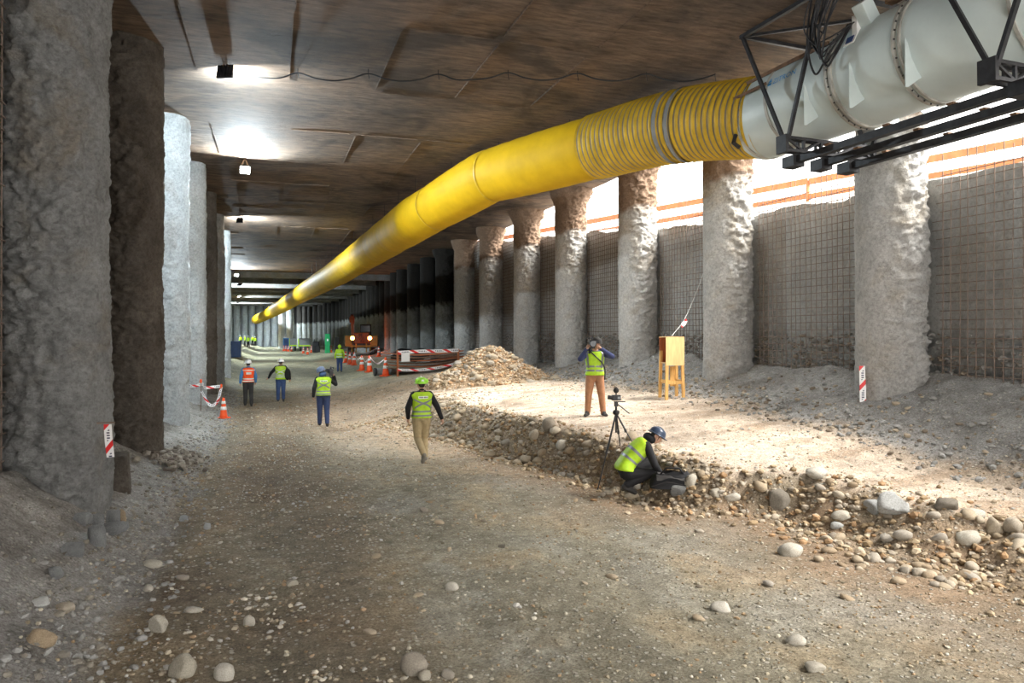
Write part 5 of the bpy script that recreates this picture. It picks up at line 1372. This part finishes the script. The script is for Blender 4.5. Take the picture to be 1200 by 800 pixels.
# ------------------------------------------------------------------ far equipment
def far_box(name, px0, px1, py0, py1, depth, mat, lab, cat):
    p = pick((px0 + px1) / 2, py1); s = px_m(p); o = empty(name, p, 0, lab, cat); w, h = (px1 - px0) * s, (py1 - py0) * s
    return o, w, h
o, w, h = far_box('blue_container', 268.5, 282, 401, 419, 1.5, None, 'dark blue steel bin standing by the end of the left columns', 'container')
MB().box((0, 0, h * .5), (w, 1.5, h)).build('bin_body', M['blue'], o, False, .04); MB().box((0, 0, h), (w * 1.06, 1.6, .08)).build('bin_rim', M['blue'], o)
for x in (-.3, 0, .3): MB().box((x * w, -.77, h * .5), (.07, .06, h * .9)).build('bin_rib', M['blue'], o)
o, w, h = far_box('blue_cabinet', 332, 338.5, 395.5, 410, 1, None, 'far blue site cabinet left of the two lime-edged tanks', 'cabinet')
MB().box((0, 0, h * .5), (w, 1.2, h)).build('cabinet_body', M['sky_blue'], o, False, .03); MB().box((0, -.62, h * .5), (w * .7, .03, h * .8)).build('cabinet_door', M['blue'], o); MB().box((0, 0, h), (w * 1.05, 1.3, .1)).build('cabinet_roof', M['white'], o)
for px0, px1, lab in ((339, 347.5, 'far pale machine with lime-yellow edges beside the blue cabinet'), (349.5, 363, 'larger far grey tank with lime-yellow edges')):
    o, w, h = far_box('compressor', px0, px1, 396, 411, 1, None, lab, 'machine')
    MB().box((0, 0, h * .68), (w, 1.6, h * .6)).build('hood', M['reflective'], o, False, .12)
    MB().box((0, -.82, h * .42), (w, .06, h * .1)).build('lime_edge', M['lime'], o); MB().box((-w * .47, -.83, h * .68), (w * .07, .06, h * .55)).build('lime_edge', M['lime'], o)
    MB().box((0, 0, h * .3), (w * .8, 1.4, .12)).build('frame', M['blue'], o)
    for sx in (-.3, .3): MB().lathe([(h * .16, -.12), (h * .17, -.1), (h * .17, .1), (h * .16, .12)], 14, Matrix.Rotation(PI/2, 3, 'Y'), (sx * w, -.5, h * .17)).build('wheel', M['rubber'], o)
o, w, h = far_box('black_tank', 365, 375, 400, 413, 1, None, 'dark lump of machinery right of the far grey tank', 'machine')
MB().box((0, .2, h * .5), (w * .8, 1.0, h)).build('tank_body', M['black'], o, False, .15); MB().box((w * .25, -.4, h * .3), (w * .4, .7, h * .6)).build('engine', M['charcoal'], o, False, .1); MB().tube([(-.2, 0, h), (-.2, 0, h * 1.2)], .06, 8).build('stack', M['black'], o)
o, w, h = far_box('green_cabinet', 381, 386.5, 391, 413.5, 1, None, 'tall narrow green panel standing by the right wall', 'panel')
MB().box((0, 0, h * .52), (w, .5, h * .96)).build('cabinet_body', M['green'], o, False, .03); MB().box((0, -.26, h * .68), (w * .3, .02, h * .12)).build('notice', M['white'], o); MB().box((0, 0, .06), (w * 1.1, .6, .12)).build('plinth', M['green'], o)
o, w, h = far_box('black_cabinet', 392, 397.5, 395, 414, 1, None, 'tall black cabinet right of the green panel', 'cabinet')
MB().box((0, 0, h * .5), (w, .6, h)).build('cabinet_body', M['black'], o, False, .03); MB().box((0, -.31, h * .5), (w * .8, .02, h * .85)).build('door', M['charcoal'], o)
o, w, h = far_box('white_board', 299.5, 304, 388, 404, 1, None, 'white board standing beside the far workers', 'board')
MB().box((0, 0, h * .6), (w, .06, h * .75)).build('board_face', M['white'], o)
for sx in (-.45, .45): MB().box((sx * w, .05, h * .5), (.06, .06, h)).build('board_leg', M['steel_black'], o)
